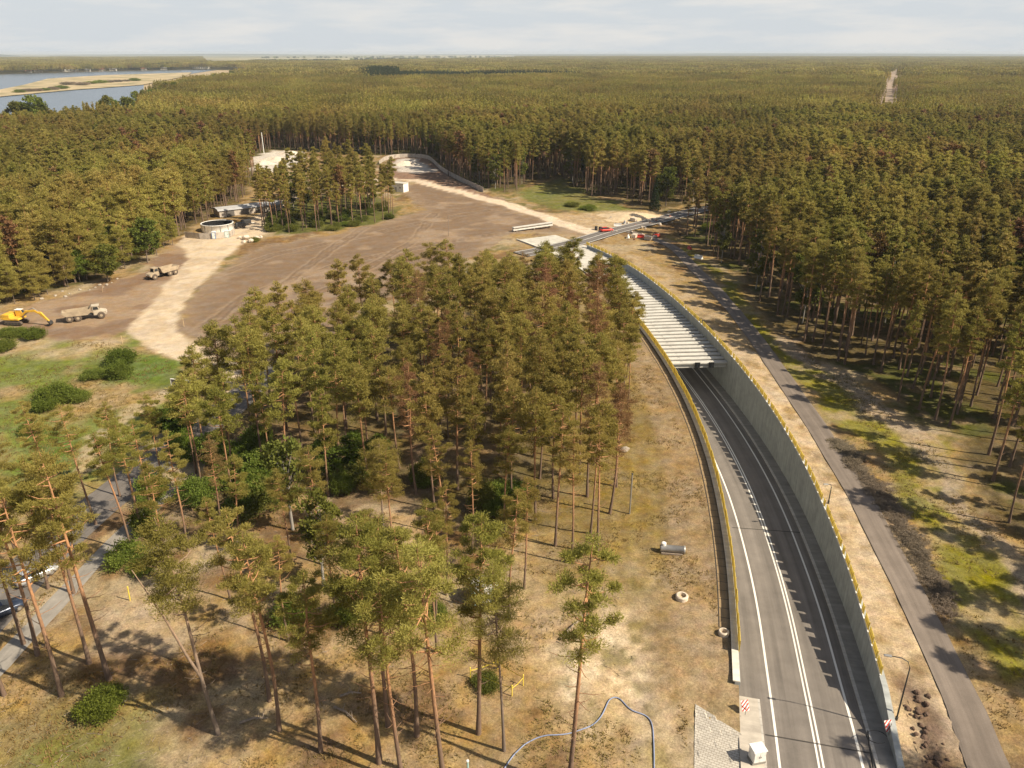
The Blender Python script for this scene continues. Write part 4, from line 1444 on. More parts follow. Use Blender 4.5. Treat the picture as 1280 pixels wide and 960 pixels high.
for i, (bx, by, ty, mi, lab, sx) in enumerate(FG):
    if by > 975 or bx < 0:
        pass
    x, y = un(bx, by)
    h = height_at(bx, by, ty)
    h = min(max(h, 13), 25)
    ms = {'fork': NEAR_FORK, 'wide': NEAR_WIDE, 'brown': NEAR_BROWN}.get(mi) or NEAR[mi]
    tree(ms, "pine_tree", x, y, h, rgt.random() * 6.28, lab, "tree", "pines in the foreground", (R(rgt.normal(0, 1.6)), R(rgt.normal(0, 1.6))), sx=sx)
    used_xy.append((x, y))
used_xy = np.array(used_xy)


def poisson(P, dmin, rg, tries=9000, avoid=None, davoid=3.0):
    x0, y0 = P.min(0); x1, y1 = P.max(0)
    out = []
    cell = dmin
    grid = {}
    for _ in range(tries):
        x, y = rg.uniform(x0, x1), rg.uniform(y0, y1)
        if not in_poly(P, np.array([x]), np.array([y]))[0]: continue
        if avoid is not None and np.min(np.hypot(avoid[:, 0] - x, avoid[:, 1] - y)) < davoid: continue
        g = (int(x // cell), int(y // cell))
        ok = True
        for a in (-1, 0, 1):
            for b_ in (-1, 0, 1):
                for q in grid.get((g[0] + a, g[1] + b_), ()):
                    if (q[0] - x) ** 2 + (q[1] - y) ** 2 < dmin * dmin: ok = False
        if ok:
            grid.setdefault(g, []).append((x, y)); out.append((x, y))
    return np.array(out)


# ---- grove between the field and the road cutting
st_line = np.array(street)
gr = poisson(W_grove, 4.5, rgt, 16000, used_xy, 2.6)
ddg, _k = lane_coords(gr[:, 0], gr[:, 1])
gr = gr[(ddg < -12) & (seg_dist(st_line, gr[:, 0], gr[:, 1], False) > 4.2)]
gr = gr[np.argsort(gr[:, 1])]
gdist = seg_dist(W_grove, gr[:, 0], gr[:, 1])
grove_n = 0
extra_pts = []
for i, (x, y) in enumerate(gr):
    dd = gdist[i]
    near_front = y < 100
    if near_front: lab = "pine in the front ranks of the central grove, facing the sandy clearing"
    elif x > 12 and dd < 9: lab = "pine on the right flank of the central grove beside the road cutting"
    elif x < -30 and dd < 9: lab = "pine on the left flank of the central grove by the old street"
    elif y > 140: lab = "pine at the back of the central grove against the brown field"
    else: lab = "pine packed in the middle of the central grove"
    h = rgt.uniform(15, 21.5) * (0.95 if dd < 4 else 1.0)
    brown = rgt.random() < .09
    if brown: lab = "pine with thin browned crown in the central grove"
    tree(NEAR_BROWN if brown else GROVE[int(rgt.integers(len(GROVE)))], "pine_tree", x, y, h, rgt.random() * 6.28, lab, "tree", "pines of the central grove" if not brown else "browned pines of the central grove",
         (R(rgt.normal(0, 1.5)), R(rgt.normal(0, 1.5))), sx=rgt.uniform(.85, 1.1))
    grove_n += 1

# ---- island of pines by the silo
isl = poisson(W_island, 4.4, rgt, 5000)

# ---- the great forest: all positions, nearest ones become things, the rest is stuff
MAXR = 560.0
sp = 3.9
xs = np.arange(-420, 420, sp); ys = np.arange(20, MAXR, sp)
FX, FY = np.meshgrid(xs, ys)
FX = (FX + rgt.uniform(-1.7, 1.7, FX.shape)).ravel(); FY = (FY + rgt.uniform(-1.7, 1.7, FY.shape)).ravel()


def forest_ok(X, Y, marg=0.0):
    ok = ~in_poly(W_clear, X, Y)
    az = np.arctan2(X, Y)
    ok &= (np.abs(az) < np.where(np.hypot(X, Y) < 220, R(58), R(40))) & (Y > 20)
    ok &= ~in_poly(W_bank, X, Y) & ~in_poly(W_water, X, Y) & ~in_poly(W_penin, X, Y) & ~in_poly(FIELD, X, Y)
    # firebreak running straight away on the right
    rr = np.hypot(X, Y)
    a0 = np.interp(rr, [700, 4000], [math.atan(.4585), math.atan(.4640)])
    off = (az - a0) * rr
    ok &= ~((np.abs(off) < 9 + marg) & (rr > 720) & (rr < 4200))
    ok &= ~(seg_dist(np.array(cross), X, Y, False) < 6)
    return ok


okf = forest_ok(FX, FY) & (fbm(FX, FY, 20, 90) > 0.30) & ((np.arctan2(FX, FY) < R(37)) | (np.hypot(FX, FY) > 220) | (rgt.random(FX.shape) < .45)) & ((seg_dist(W_clear, FX, FY) > 28) | (FX < 45) | (rgt.random(FX.shape) < .72))
# gap refilled with dark spruces: the stand at left, a shaded band at right
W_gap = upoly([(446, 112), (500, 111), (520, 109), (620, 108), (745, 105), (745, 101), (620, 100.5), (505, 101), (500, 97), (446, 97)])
FX, FY = FX[okf], FY[okf]
right = FX > 45
near_d = np.hypot(FX, FY)
edge_d = seg_dist(W_clear, FX, FY)
score = near_d + edge_d * 6.0
order = np.argsort(score)
n_solo = max(0, 255 - len(FG) - grove_n)
solo = order[:n_solo]
rest = np.concatenate([order[n_solo:], np.arange(len(FX), len(FX) + len(isl))])
FX = np.concatenate([FX, isl[:, 0]]); FY = np.concatenate([FY, isl[:, 1]]); edge_d = np.concatenate([edge_d, np.full(len(isl), 99.0)])
for i in solo:
    x, y = FX[i], FY[i]
    if x > 45:
        if edge_d[i] < 5: lab = "slender pine in the front row of the right forest, facing the mossy strip"
        elif edge_d[i] < 12: lab = "slender pine a few steps inside the right forest, behind its front row"
        else: lab = "slender pine deeper in the right forest, half hidden by others"
    elif x < -40:
        lab = "pine at the near edge of the left forest above the grass strip" if edge_d[i] < 8 else "pine a few steps inside the left forest"
    else:
        lab = "pine at the front edge of the back forest beyond the pale track"
    tree(EDGE[int(rgt.integers(len(EDGE)))], "pine_tree", x, y, rgt.uniform(18.5, 23.5) if x > -40 else rgt.uniform(14, 18), rgt.random() * 6.28, lab, "tree",
         "pines at the forest edge", (R(rgt.normal(0, 1.2)), R(rgt.normal(0, 1.2))), sx=rgt.uniform(.85, 1.1))


# ---- scatter with geometry nodes (forest as stuff)
def scatter(name, pts, rot, scl, idx, protos, material):
    me = bpy.data.meshes.new(name)
    me.vertices.add(len(pts))
    me.vertices.foreach_set("co", np.asarray(pts, np.float32).ravel())
    a = me.attributes.new("rot", 'FLOAT_VECTOR', 'POINT'); a.data.foreach_set("vector", np.asarray(rot, np.float32).ravel())
    a = me.attributes.new("scl", 'FLOAT_VECTOR', 'POINT'); a.data.foreach_set("vector", np.asarray(scl, np.float32).ravel())
    a = me.attributes.new("idx", 'INT', 'POINT'); a.data.foreach_set("value", np.asarray(idx, np.int32))
    me.materials.append(material)
    o = link(name, me)
    ng = bpy.data.node_groups.new(name, 'GeometryNodeTree')
    ng.interface.new_socket("Geometry", in_out='INPUT', socket_type='NodeSocketGeometry')
    ng.interface.new_socket("Geometry", in_out='OUTPUT', socket_type='NodeSocketGeometry')
    N, L = ng.nodes.new, ng.links.new
    gi, go = N("NodeGroupInput"), N("NodeGroupOutput")
    iop = N("GeometryNodeInstanceOnPoints")
    L(gi.outputs[0], iop.inputs["Points"])
    ci = N("GeometryNodeCollectionInfo")
    pc = bpy.data.collections.new(name + "_kinds")
    for q, p_ in enumerate(protos):
        po = bpy.data.objects.new("%s_%02d" % (name, q), p_)
        pc.objects.link(po)
    ci.inputs["Collection"].default_value = pc
    ci.inputs["Separate Children"].default_value = True
    ci.inputs["Reset Children"].default_value = True
    L(ci.outputs[0], iop.inputs["Instance"])
    iop.inputs["Pick Instance"].default_value = True
    for nm, ty, so in (("idx", 'INT', "Instance Index"), ("scl", 'FLOAT_VECTOR', "Scale"), ("rot", 'FLOAT_VECTOR', "Rotation")):
        na = N("GeometryNodeInputNamedAttribute"); na.data_type = ty; na.inputs["Name"].default_value = nm
        out = [s_ for s_ in na.outputs if s_.enabled and s_.name == "Attribute"][0]
        if so == "Rotation":
            e2r = N("FunctionNodeEulerToRotation"); L(out, e2r.inputs[0]); L(e2r.outputs[0], iop.inputs["Rotation"])
        else:
            L(out, iop.inputs[so])
    L(iop.outputs[0], go.inputs[0])
    md = o.modifiers.new("scatter", 'NODES'); md.node_group = ng
    return tag(o, kind='stuff')


MIDP = []
for i in range(7):
    (tv, tf), (lv, lf) = pine(rgt, 20, rgt.uniform(.36, .5), rgt.uniform(1.4, 2.0), int(rgt.integers(20, 28)), 100, .55, .15, 4, 6, .4, trad=.15)
    MIDP.append(join_mesh("forest_pine", [(tv, tf, M['bark']), (lv, lf, M['needle'])]))
(tv, tf), (lv, lf) = broadleaf(rgt, 17, 3.2, 46, 60, .7, .5, .3)
MIDP.append(join_mesh("forest_birch", [(tv, tf, M['bark_birch']), (lv, lf, M['leaf_yellow'])]))
(tv, tf), (lv, lf) = pine(rgt, 20, .5, 2.2, 22, 40, .8, .35, 4, 16, .4)
MIDP.append(join_mesh("forest_dry_pine", [(tv, tf, M['bark']), (lv, lf, M['needle_brown'])]))
for i in range(3):
    (tv, tf), (lv, lf) = pine(rgt, 20, rgt.uniform(.6, .75), rgt.uniform(2.8, 3.4), 34, 100, .55, .16, 4, 6, .4, trad=.16, conic=.4)
    MIDP.append(join_mesh("forest_wide_pine", [(tv, tf, M['bark']), (lv, lf, M['needle'])]))
n = len(rest)
px_, py_ = FX[rest], FY[rest]
idx = rgt.integers(0, 7, n)
u = rgt.random(n)
idx[u < .045] = 7
idx[(u > .975)] = 8
lf_ = (px_ < -40) & (py_ < 330) & (edge_d[rest] < 45) & (rgt.random(n) < .75)
idx[lf_] = 9 + rgt.integers(0, 3, int(lf_.sum()))
hh = np.where(px_ < -40 - 0 * py_, np.interp(py_, [150, 330], [16, 20]), 21.0) * rgt.uniform(.8, 1.14, n) * (0.86 + .3 * fbm(px_, py_, 60, 95)) / 20
sc_ = np.stack([hh * rgt.uniform(.8, 1.35, n), hh * rgt.uniform(.8, 1.35, n), hh], 1)
rot = np.stack([rgt.normal(0, .02, n), rgt.normal(0, .02, n), rgt.random(n) * 6.28], 1)
pz = ground_z(px_, py_) - .1
scatter("pine_forest", np.stack([px_, py_, pz], 1), rot, sc_, idx, MIDP, M['needle'])


# far forest in clumps of many crowns
def clump(rg, size, n, per, ln, wd, h=20.0, green=0.05, trunk=True):
    parts = []
    C, RH, RV = [], [], []
    T = Acc()
    for _ in range(n):
        x, y = rg.uniform(-size / 2, size / 2, 2)
        hh_ = h * rg.uniform(.84, 1.1)
        for q in range(5):
            g = q / 4
            a = rg.random() * 6.28; rr = 1.5 * (1 - g) * rg.random()
            C.append((x + math.cos(a) * rr, y + math.sin(a) * rr, hh_ * (.62 + .36 * g))); RH.append(1.75 * (1.12 - g * .8)); RV.append(1.5)
        if trunk:
            T.add(*tube_np(np.array([(x, y, 0), (x, y, hh_ * .7)]), np.array([.18, .12]), 3))
    lv, lf = leaves(rg, np.array(C), np.array(RH), np.array(RV), per, ln, wd)
    out = [(lv, lf, M['needle'])]
    if trunk:
        tv, tf = T.get(); out.append((tv, tf, M['bark']))
    return join_mesh("forest_clump", out)


CL1 = [clump(rgt, 24, 34, 26, 1.0, .5) for _ in range(5)]
CL2 = [clump(rgt, 60, 170, 4, 2.6, 2.0, trunk=False) for _ in range(4)]


def far_scatter(name, r0, r1, cell, protos, keepf=None, hs=1.0):
    xs = np.arange(-r1, r1, cell); ys = np.arange(0, r1, cell)
    X, Y = np.meshgrid(xs, ys)
    X = (X + rgt.uniform(-.2, .2, X.shape) * cell).ravel(); Y = (Y + rgt.uniform(-.2, .2, Y.shape) * cell).ravel()
    rr = np.hypot(X, Y)
    ok = (Y > r0) & (rr < r1) & forest_ok(X, Y, cell * .42)
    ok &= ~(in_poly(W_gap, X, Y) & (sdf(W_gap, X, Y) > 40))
    X, Y = X[ok], Y[ok]
    if keepf is not None:
        kf = keepf(X, Y); X, Y = X[kf], Y[kf]
    n = len(X)
    stand = 0.78 + 0.42 * fbm(X, Y, 260, 110, 3)
    hz = stand * rgt.uniform(.9, 1.08, n) * hs
    rot = np.stack([np.zeros(n), np.zeros(n), rgt.random(n) * 6.28], 1)
    scatter(name, np.stack([X, Y, np.zeros(n)], 1), rot, np.stack([np.ones(n), np.ones(n), hz], 1), rgt.integers(0, len(protos), n), protos, M['needle'])


far_scatter("far_forest", MAXR - 6, 1500, 20.5, CL1)
far_scatter("far_forest", 1490, 9500, 54, CL2)

print("trees: fg", len(FG), "grove", grove_n, "island", len(isl), "solo", n_solo, "rest", n)
# ---- scattered pines between the grove and the foreground row
W_midrow = upoly([(285, 700), (400, 690), (480, 700), (620, 690), (735, 700), (720, 760), (640, 780), (560, 820), (430, 820), (330, 830), (240, 790)])
mid = poisson(W_midrow, 7.5, rgt, 2500, used_xy, 3.2)
for x, y in mid:
    tree(NEAR[int(rgt.integers(len(NEAR)))], "pine_tree", x, y, rgt.uniform(12.5, 18.5), rgt.random() * 6.28,
         "pine scattered between the sandy clearing and the foreground row of stems", "tree", "pines between clearing and foreground row", (R(rgt.normal(0, 2)), R(rgt.normal(0, 2))), sx=rgt.uniform(.8, 1.05))


def pt(px, py, dz=0.0):
    x, y = un(px, py)
    return (x, y, float(ground_z(np.array([x]), np.array([y]))[0]) + dz)


def gz(x, y):
    return float(ground_z(np.array([float(x)]), np.array([float(y)]))[0])


# ---- other trees
BRO = []
for i in range(4):
    (tv, tf), (lv, lf) = broadleaf(rgt, 9, 3.0, 44, 110, .42, .28)
    BRO.append((np_mesh("trunk", tv, tf, [M['bark_grey']], smooth=True), np_mesh("crown", lv, lf, [M['leaf']]), np_mesh("crown", lv, lf, [M['leaf_yellow']])))
(tv, tf), (lv, lf) = spruce(rgt)
SPR = (np_mesh("trunk", tv, tf, [M['bark_grey']], smooth=True), np_mesh("crown", lv, lf, [M['needle_dark']]))
(tv, tf), (lv, lf) = broadleaf(rgt, 9, 2.2, 36, 90, .3, .18, .35)
BIR = (np_mesh("trunk", tv, tf, [M['bark_birch']], smooth=True), np_mesh("crown", lv, lf, [M['leaf_yellow']]))


def broad(px, py, h, k, lab, yellow=False, w=1.0, name="broadleaf_tree", group=None):
    b_ = BRO[k % 4]
    x, y, z = pt(px, py)
    return tree((b_[0], b_[2] if yellow else b_[1]), name, x, y, h, rgt.random() * 6.28, lab, "tree", group, base=9.0, z=z - .1, sx=w)


x, y, z = pt(818, 262)
tree(SPR, "spruce_tree", x, y, 13, 0, "dark green spruce at the forest edge where the asphalt road enters the trees", "tree", base=14)
broad(832, 258, 14, 0, "bright green leafy tree right beside the dark spruce at the road's forest entry", True)
broad(135, 352, 9.5, 1, "light green bushy tree at the forest edge above the dump truck", True, 1.2)
broad(185, 330, 12, 2, "rounded olive tree at the tip of the left forest beside the grey dirt patch", True, 1.1)
broad(100, 352, 8, 3, "low green tree at the left forest edge, left of the light green bushy tree", False, 1.1)
x, y, z = pt(366, 662)
tree(BIR, "birch_tree", x, y, 13, 1, "slim yellow green birch standing before the dark grove undergrowth", "tree", base=9)
x, y, z = pt(405, 735)
tree(BIR, "birch_tree", x, y, 12, 3, "pale stemmed birch left of the middle foreground pines", "tree", base=9)
for i, (bx, by, h, lab) in enumerate([(30, 182, 15, "green tree clump standing alone on the near river bank, left one"), (48, 182, 17, "tallest green tree on the near river bank at the far left"),
                                      (62, 181, 14, "green tree on the river bank right of the tallest one"), (-3, 186, 12, "green tree on the river bank cut by the left picture edge"),
                                      (138, 168, 15, "narrow dark tree at the end of the near channel"), (147, 166, 13, "second narrow tree at the end of the near channel"),
                                      (162, 166, 14, "round tree beside the end of the near channel"), (100, 174, 10, "low shrub like tree on the sandy river bank")]):
    broad(bx, by, h * 1.7, i, lab, i % 2 == 0, 0.75 if 'narrow' in lab else 1.0, group="trees on the near river bank")
for i in range(16):
    bx = 176 + i * 7.5 + rgt.uniform(-2, 2); by = 142 - i * 2.5 + rgt.uniform(-1.5, 1.5)
    broad(bx, by, rgt.uniform(17, 22), i, "bright green leafy tree in the belt between far forest and river", i % 2 == 1, 0.8, group="leafy trees along the river")

for i, (bx, by, h, lab) in enumerate([(322, 612, 5.5, "green leafy undergrowth tree in the grove's left front, leftmost of its kind"), (345, 600, 6, "green leafy undergrowth tree behind the pale birch in the grove"),
                                      (415, 596, 6.5, "dark green leafy tree filling the gap at the front of the grove, left one"), (445, 590, 6, "dark green leafy tree filling the gap at the front of the grove, middle one"),
                                      (478, 584, 5, "dark green leafy tree filling the gap at the front of the grove, right one"), (640, 650, 4.5, "green leafy shrub tree at the right front of the grove"),
                                      (268, 590, 6, "green leafy tree under the left flank of the grove"), (228, 552, 6, "green leafy tree beside the old street below the notice board"),
                                      (205, 548, 5, "yellow green leafy tree beside the old street, left of the notice board"), (300, 640, 4.5, "small green leafy tree beside the rusty brown pine")]):
    broad(bx, by, h, i, lab, i in (1, 8), 1.15)
LOWP = []
for i in range(4):
    (tv, tf), (lv, lf) = pine(rgt, 20, rgt.uniform(.75, .85), rgt.uniform(4.2, 5.2), 60, 150, .55, .17, 6, 4, .4, psize=.75)
    LOWP.append((np_mesh("trunk", tv, tf, [M['bark_grey']], smooth=True), np_mesh("crown", lv, lf, [M['needle']])))
for i in range(15):
    f_ = i / 14
    bx, by = np.interp(f_, [0, .4, .75, 1], [-8, 75, 170, 216]) + rgt.normal(0, 3), np.interp(f_, [0, .4, .75, 1], [384, 363, 333, 303]) + rgt.normal(0, 3)
    x, y, z = pt(bx, by)
    tree(LOWP[i % 4], "pine_tree", x, y, rgt.uniform(9, 13), rgt.random() * 6.28, "low broad pine with boughs near the ground at the left forest edge", "tree", "low broad pines at the left forest edge", z=z - .1)
for i, (bx, by, h, lab) in enumerate([(60, 735, 17, "pine on the grass between street and sidewalk, behind the silver car"), (20, 690, 17, "pine beyond the old street at the left picture edge"),
                                      (72, 640, 16, "pine beyond the old street, left of the pale meadow lane"), (120, 655, 17, "pine overhanging the old street near the pale meadow lane"),
                                      (-20, 720, 18, "pine beyond the street, half cut by the left picture edge"), (235, 690, 16, "pine between rusty brown pine and street"),
                                      (150, 620, 14, "pine beyond the old street at the end of the pale meadow lane"), (205, 615, 15, "pine right beside the old street left of the grove"),
                                      (245, 590, 15, "pine at the left front corner of the grove by the street"), (178, 668, 17, "pine on the verge between sidewalk and undergrowth bush")]):
    x, y, z = pt(bx, by)
    tree(NEAR[i % len(NEAR)], "pine_tree", x, y, h, rgt.random() * 6.28, lab, "tree", "pines along the old street", (R(rgt.normal(0, 2)), R(rgt.normal(0, 2))), z=z - .1)

# ---- bushes
BUSH = []
for i in range(5):
    lv, lf = bush(rgt)
    BUSH.append([np_mesh("bush", lv, lf, [M[k_]]) for k_ in ('leaf', 'leaf_yellow', 'heath')])


SCRUB = []
for i in range(5):
    rg_ = np.random.default_rng(900 + i)
    Cs, pts_ = [], 34
    Ts = Acc()
    for q in range(pts_):
        a_, r_ = rg_.random() * 6.28, 1.3 * rg_.random() ** .7
        hh_ = rg_.uniform(.25, .95) * (1.15 - r_ * .5)
        p_ = np.array([math.cos(a_) * r_, math.sin(a_) * r_, hh_])
        Cs.append(p_)
        Ts.add(*tube_np(np.stack([p_ * [.4, .4, 0], p_ * [.8, .8, .6], p_ + [0, 0, .12]]), np.array([.02, .015, .006]), 3))
    lv, lf = leaves(rg_, np.array(Cs), np.full(pts_, .24), np.full(pts_, .2), 42, .13, .05, .3)
    tv, tf = Ts.get()
    SCRUB.append(join_mesh("scrub", [(lv, lf, M['heath']), (tv, tf, M['grey_wood'])]))


def bush_at(px, py, r_, h, mt, lab, group=None, name="bush", cat="bush"):
    x, y, z = pt(px, py)
    o = link(name, BUSH[int(rgt.integers(5))][mt])
    o.location = (x, y, z - .08)
    o.rotation_euler = (0, 0, rgt.random() * 6.28)
    o.scale = (r_ / 1.2, r_ / 1.2 * random.uniform(.8, 1.15), h / 1.3 * 1.35)
    return tag(o, lab, cat, group)


for a in [(72, 502, 3.4, 2.6, 0, "largest green bush in the middle of the left meadow"), (58, 512, 2.3, 1.8, 0, "lower left lobe bush beside the largest meadow bush"),
          (96, 500, 2.2, 1.7, 0, "bush touching the right side of the largest meadow bush"),
          (153, 455, 2.6, 2.6, 0, "tall green bush in the meadow, upper one of a pair near the grass patch"), (150, 472, 2.4, 2.4, 0, "green meadow bush, lower one of a pair near the grass patch"),
          (118, 471, 2.4, 1.1, 0, "low flat bush left of the green bush pair"), (40, 541, 2.0, 1.4, 0, "small round bush alone below the largest meadow bush"),
          (22, 420, 2.2, 1.7, 0, "green bush right under the yellow excavator"), (43, 424, 2.2, 1.9, 0, "green bush below the excavator's bucket"),
          (3, 438, 2.4, 1.9, 0, "green bush at the left picture edge below the excavator"), (8, 420, 1.8, 1.4, 0, "small bush at the left picture edge beside the excavator track"),
          (132, 888, 1.9, 1.6, 0, "bright green round bush at the foot of the orange stemmed pine"), (108, 890, 1.0, .8, 0, "small bush touching the left of the bright round bush"),
          (368, 775, 2.3, 2.2, 0, "big bright green bush behind the close pair of slim pines"), (436, 775, 1.8, 2.0, 0, "green bush behind the bright orange stem"),
          (508, 765, 1.4, 2.0, 0, "narrow green bush behind the straight dark pine"), (545, 775, 1.2, 1.6, 0, "small green bush left of the pale cabin"),
          (607, 855, 1.3, .8, 1, "low yellow green bush inside the yellow tape fence"), (160, 705, 2.2, 2.0, 0, "green bush beside the yellow marker post, near the street"),
          (180, 715, 1.5, 1.4, 0, "smaller green bush right of the bush by the street"),
          (885, 288, 2.4, 2.2, 0, "dark green bush at the corner of the forest beside the asphalt road"), (735, 262, 3.2, 1.6, 0, "dark green bush in the grass before the back forest"),
          (715, 258, 2.6, 1.4, 1, "yellow green bush in the grass before the back forest"), (318, 302, 1.8, 1.1, 1, "pale bush among the rubble beside the haul track")]:
    bush_at(*a)
for i in range(26):
    t_ = rgt.random()
    P_ = np.array([(215, 640), (255, 560), (300, 600), (330, 630), (410, 615), (460, 600), (300, 560), (560, 610), (640, 640)])
    j = int(rgt.integers(len(P_)))
    bush_at(P_[j][0] + rgt.normal(0, 16), P_[j][1] + rgt.normal(0, 12), rgt.uniform(1.6, 3.0), rgt.uniform(1.6, 3.2), 0 if rgt.random() < .8 else 1,
            "green undergrowth bush in the shade of the grove's left half", "undergrowth bushes of the grove")
for i in range(44):
    j = rgt.random()
    bush_at(330 + j * 162 + rgt.normal(0, 3), 290 - j * 14 - 16 * rgt.random() ** 2 + rgt.normal(0, 4) - (8 if rgt.random() < .5 else 0), rgt.uniform(1.5, 2.6), rgt.uniform(1.2, 2.0), 1 if rgt.random() < .75 else 0,
            "yellow green bush at the foot of the small stand by the silo", "bushes under the small stand")
hl = np.array([un(*p) for p in [(1046, 552), (1062, 575), (1085, 605), (1105, 632), (1128, 665), (1150, 700), (1168, 738), (1180, 765)]])
hs_ = smooth_line(hl, 0.8, 0)
for i, (x, y) in enumerate(hs_):
    for q in range(3):
        xx, yy = x + rgt.normal(0.3, .55), y + rgt.normal(0, .5)
        o = link("heath_shrub", SCRUB[int(rgt.integers(5))])
        o.location = (xx, yy, gz(xx, yy) - .05); o.rotation_euler = (0, 0, rgt.random() * 6.28)
        f = rgt.uniform(.5, 1.15); o.scale = (f, f * rgt.uniform(.8, 1.3), f * rgt.uniform(.35, .7))
        tag(o, "dark dry shrub in the row along the right edge of the asphalt path", "shrub", "dry shrubs along the path")

# ---- grass tufts (nobody could count them)
ng_ = 26000
A_ = upoly([(-40, 1010), (-40, 700), (150, 640), (330, 640), (620, 640), (760, 560), (800, 430), (860, 560), (915, 720), (925, 880), (860, 880), (860, 1010)])
B_ = upoly([(1000, 440), (1060, 470), (1150, 545), (1300, 690), (1320, 1010), (1275, 1010), (1200, 800), (1110, 620), (1040, 520)])
D_ = upoly([(0, 420), (150, 430), (225, 455), (190, 520), (90, 620), (-30, 700)])
bl = []
for P_, nn in ((A_, 15000), (B_, 2500), (D_, 4500)):
    x0, y0 = P_.min(0); x1, y1 = P_.max(0)
    X = rgt.uniform(x0, x1, nn * 3); Y = rgt.uniform(y0, y1, nn * 3)
    k_ = in_poly(P_, X, Y) & (fbm(X, Y, 5, 130) > .46 + .12 * rgt.random(nn * 3)) & (seg_dist(np.array(street), X, Y, False) > 4) & (seg_dist(np.array(walk_l), X, Y, False) > 1.4) & \
        ~in_poly(W_sandr, X + fbm(X, Y, 3, 7) * 3, Y) & (seg_dist(np.array([un(*p) for p in path_px]), X, Y, False) > 2.0)
    X, Y = X[k_][:nn], Y[k_][:nn]
    bl.append(np.stack([X, Y], 1))
bl = np.concatenate(bl)
dl, _ = lane_coords(bl[:, 0], bl[:, 1])
bl = bl[np.abs(dl) > 8.5]
nb = 5
X = np.repeat(bl[:, 0], nb); Y = np.repeat(bl[:, 1], nb)
X = X + rgt.normal(0, .14, len(X)); Y = Y + rgt.normal(0, .14, len(Y))
Zg = ground_z(X, Y) - .03
a = rgt.random(len(X)) * 6.28; hgt = rgt.uniform(.10, .34, len(X)); wd_ = rgt.uniform(.03, .07, len(X))
ln_ = rgt.uniform(.05, .3, len(X))
dx, dy = np.cos(a), np.sin(a)
V = np.stack([np.stack([X - dy * wd_, Y + dx * wd_, Zg], 1), np.stack([X + dy * wd_, Y - dx * wd_, Zg], 1), np.stack([X + dx * ln_, Y + dy * ln_, Zg + hgt], 1)], 1).reshape(-1, 3)
me = np_mesh("dry_grass", V, np.arange(len(V)).reshape(-1, 3), [M['grass']])
tag(link("dry_grass", me), kind='stuff')

nt = 2600
tx_ = upoly([(-20, 1000), (-20, 720), (250, 640), (560, 620), (760, 640), (790, 820), (720, 1000)])
X = rgt.uniform(-60, 25, nt * 3); Y = rgt.uniform(38, 110, nt * 3)
k_ = in_poly(tx_, X, Y) & (fbm(X, Y, 8, 140) > .45) & (seg_dist(np.array(street), X, Y, False) > 4) & (seg_dist(np.array(walk_l), X, Y, False) > 1.6)
X, Y = X[k_][:nt], Y[k_][:nt]
n_ = len(X); a = rgt.random(n_) * 6.28; l_ = rgt.uniform(.15, .9, n_) * rgt.choice([.6, 1, 1.6], n_); w_ = rgt.uniform(.008, .03, n_)
Z0 = ground_z(X, Y) + .03; dx, dy = np.cos(a) * l_, np.sin(a) * l_
Z1 = ground_z(X + dx, Y + dy) + .03 + rgt.random(n_) * .12
px_n, py_n = -np.sin(a) * w_, np.cos(a) * w_
V = np.stack([np.stack([X - px_n, Y - py_n, Z0], 1), np.stack([X + px_n, Y + py_n, Z0], 1), np.stack([X + dx, Y + dy, Z1], 1),
              np.stack([X, Y, Z0 + w_ * 2], 1)], 1).reshape(-1, 3)
i0 = np.arange(n_) * 4
F = np.concatenate([np.stack([i0, i0 + 2, i0 + 3], 1), np.stack([i0 + 1, i0 + 3, i0 + 2], 1)])
tag(link("forest_litter", np_mesh("forest_litter", V, F, [M['grey_wood']])), kind='stuff')

# ---- dead wood
for i, (ax_, ay_, bx_, by_, lab) in enumerate([(418, 885, 446, 905, "thick fallen branch lying in the shade left of the bright orange stem"), (300, 905, 335, 900, "thin fallen branch beside the forked pine"),
                                               (425, 872, 452, 868, "small fallen branch behind the slim short crowned pine"), (480, 760, 520, 752, "fallen stem lying behind the thin crooked pine"),
                                               (700, 800, 735, 770, "pale bare branch on the sand right of the tall straight pine")]):
    A = Vector(pt(ax_, ay_, .15)); B = Vector(pt(bx_, by_, .22))
    mb = MB(); m_ = (A + B) / 2 + Vector((0, .2, .12))
    mb.tube([A, m_, B], [.13, .1, .05], 6)
    d = (B - A)
    for q in (.35, .6, .8):
        p = A + d * q
        mb.tube([p, p + Vector((random.uniform(-.5, .5), random.uniform(.3, .9), random.uniform(.3, .7)))], [.05, .015], 4)
    tag(mb.build("fallen_branch", M['grey_wood']), lab, "branch")


def heap(name, px, py, r_, h, mt, lab, cat, sx=1.0, seed=0, group=None):
    rg = np.random.default_rng(seed + 400)
    n, m_ = 28, 9
    V = [(0, 0, h)]
    for i in range(1, m_ + 1):
        for k in range(n):
            w = 2 * math.pi * k / n
            q = i / m_
            rr = r_ * q * (1 + .18 * math.sin(3 * w + seed) + .1 * math.sin(5 * w + 2 * seed))
            z = h * (1 - sstep(0, 1, np.array(q))) + (rg.normal(0, h * .05) if i < m_ else -.1)
            V.append((rr * math.cos(w) * sx, rr * math.sin(w), float(z)))
    F = [(0, 1 + k, 1 + (k + 1) % n) for k in range(n)]
    for i in range(m_ - 1):
        for k in range(n):
            a, b_ = 1 + i * n + k, 1 + i * n + (k + 1) % n
            F.append((a, a + n, b_ + n, b_))
    mb = MB(); mb.add(V, F)
    o = mb.build(name, mt, smooth=True)
    o.location = pt(px, py, -.03)
    return tag(o, lab, cat, group)


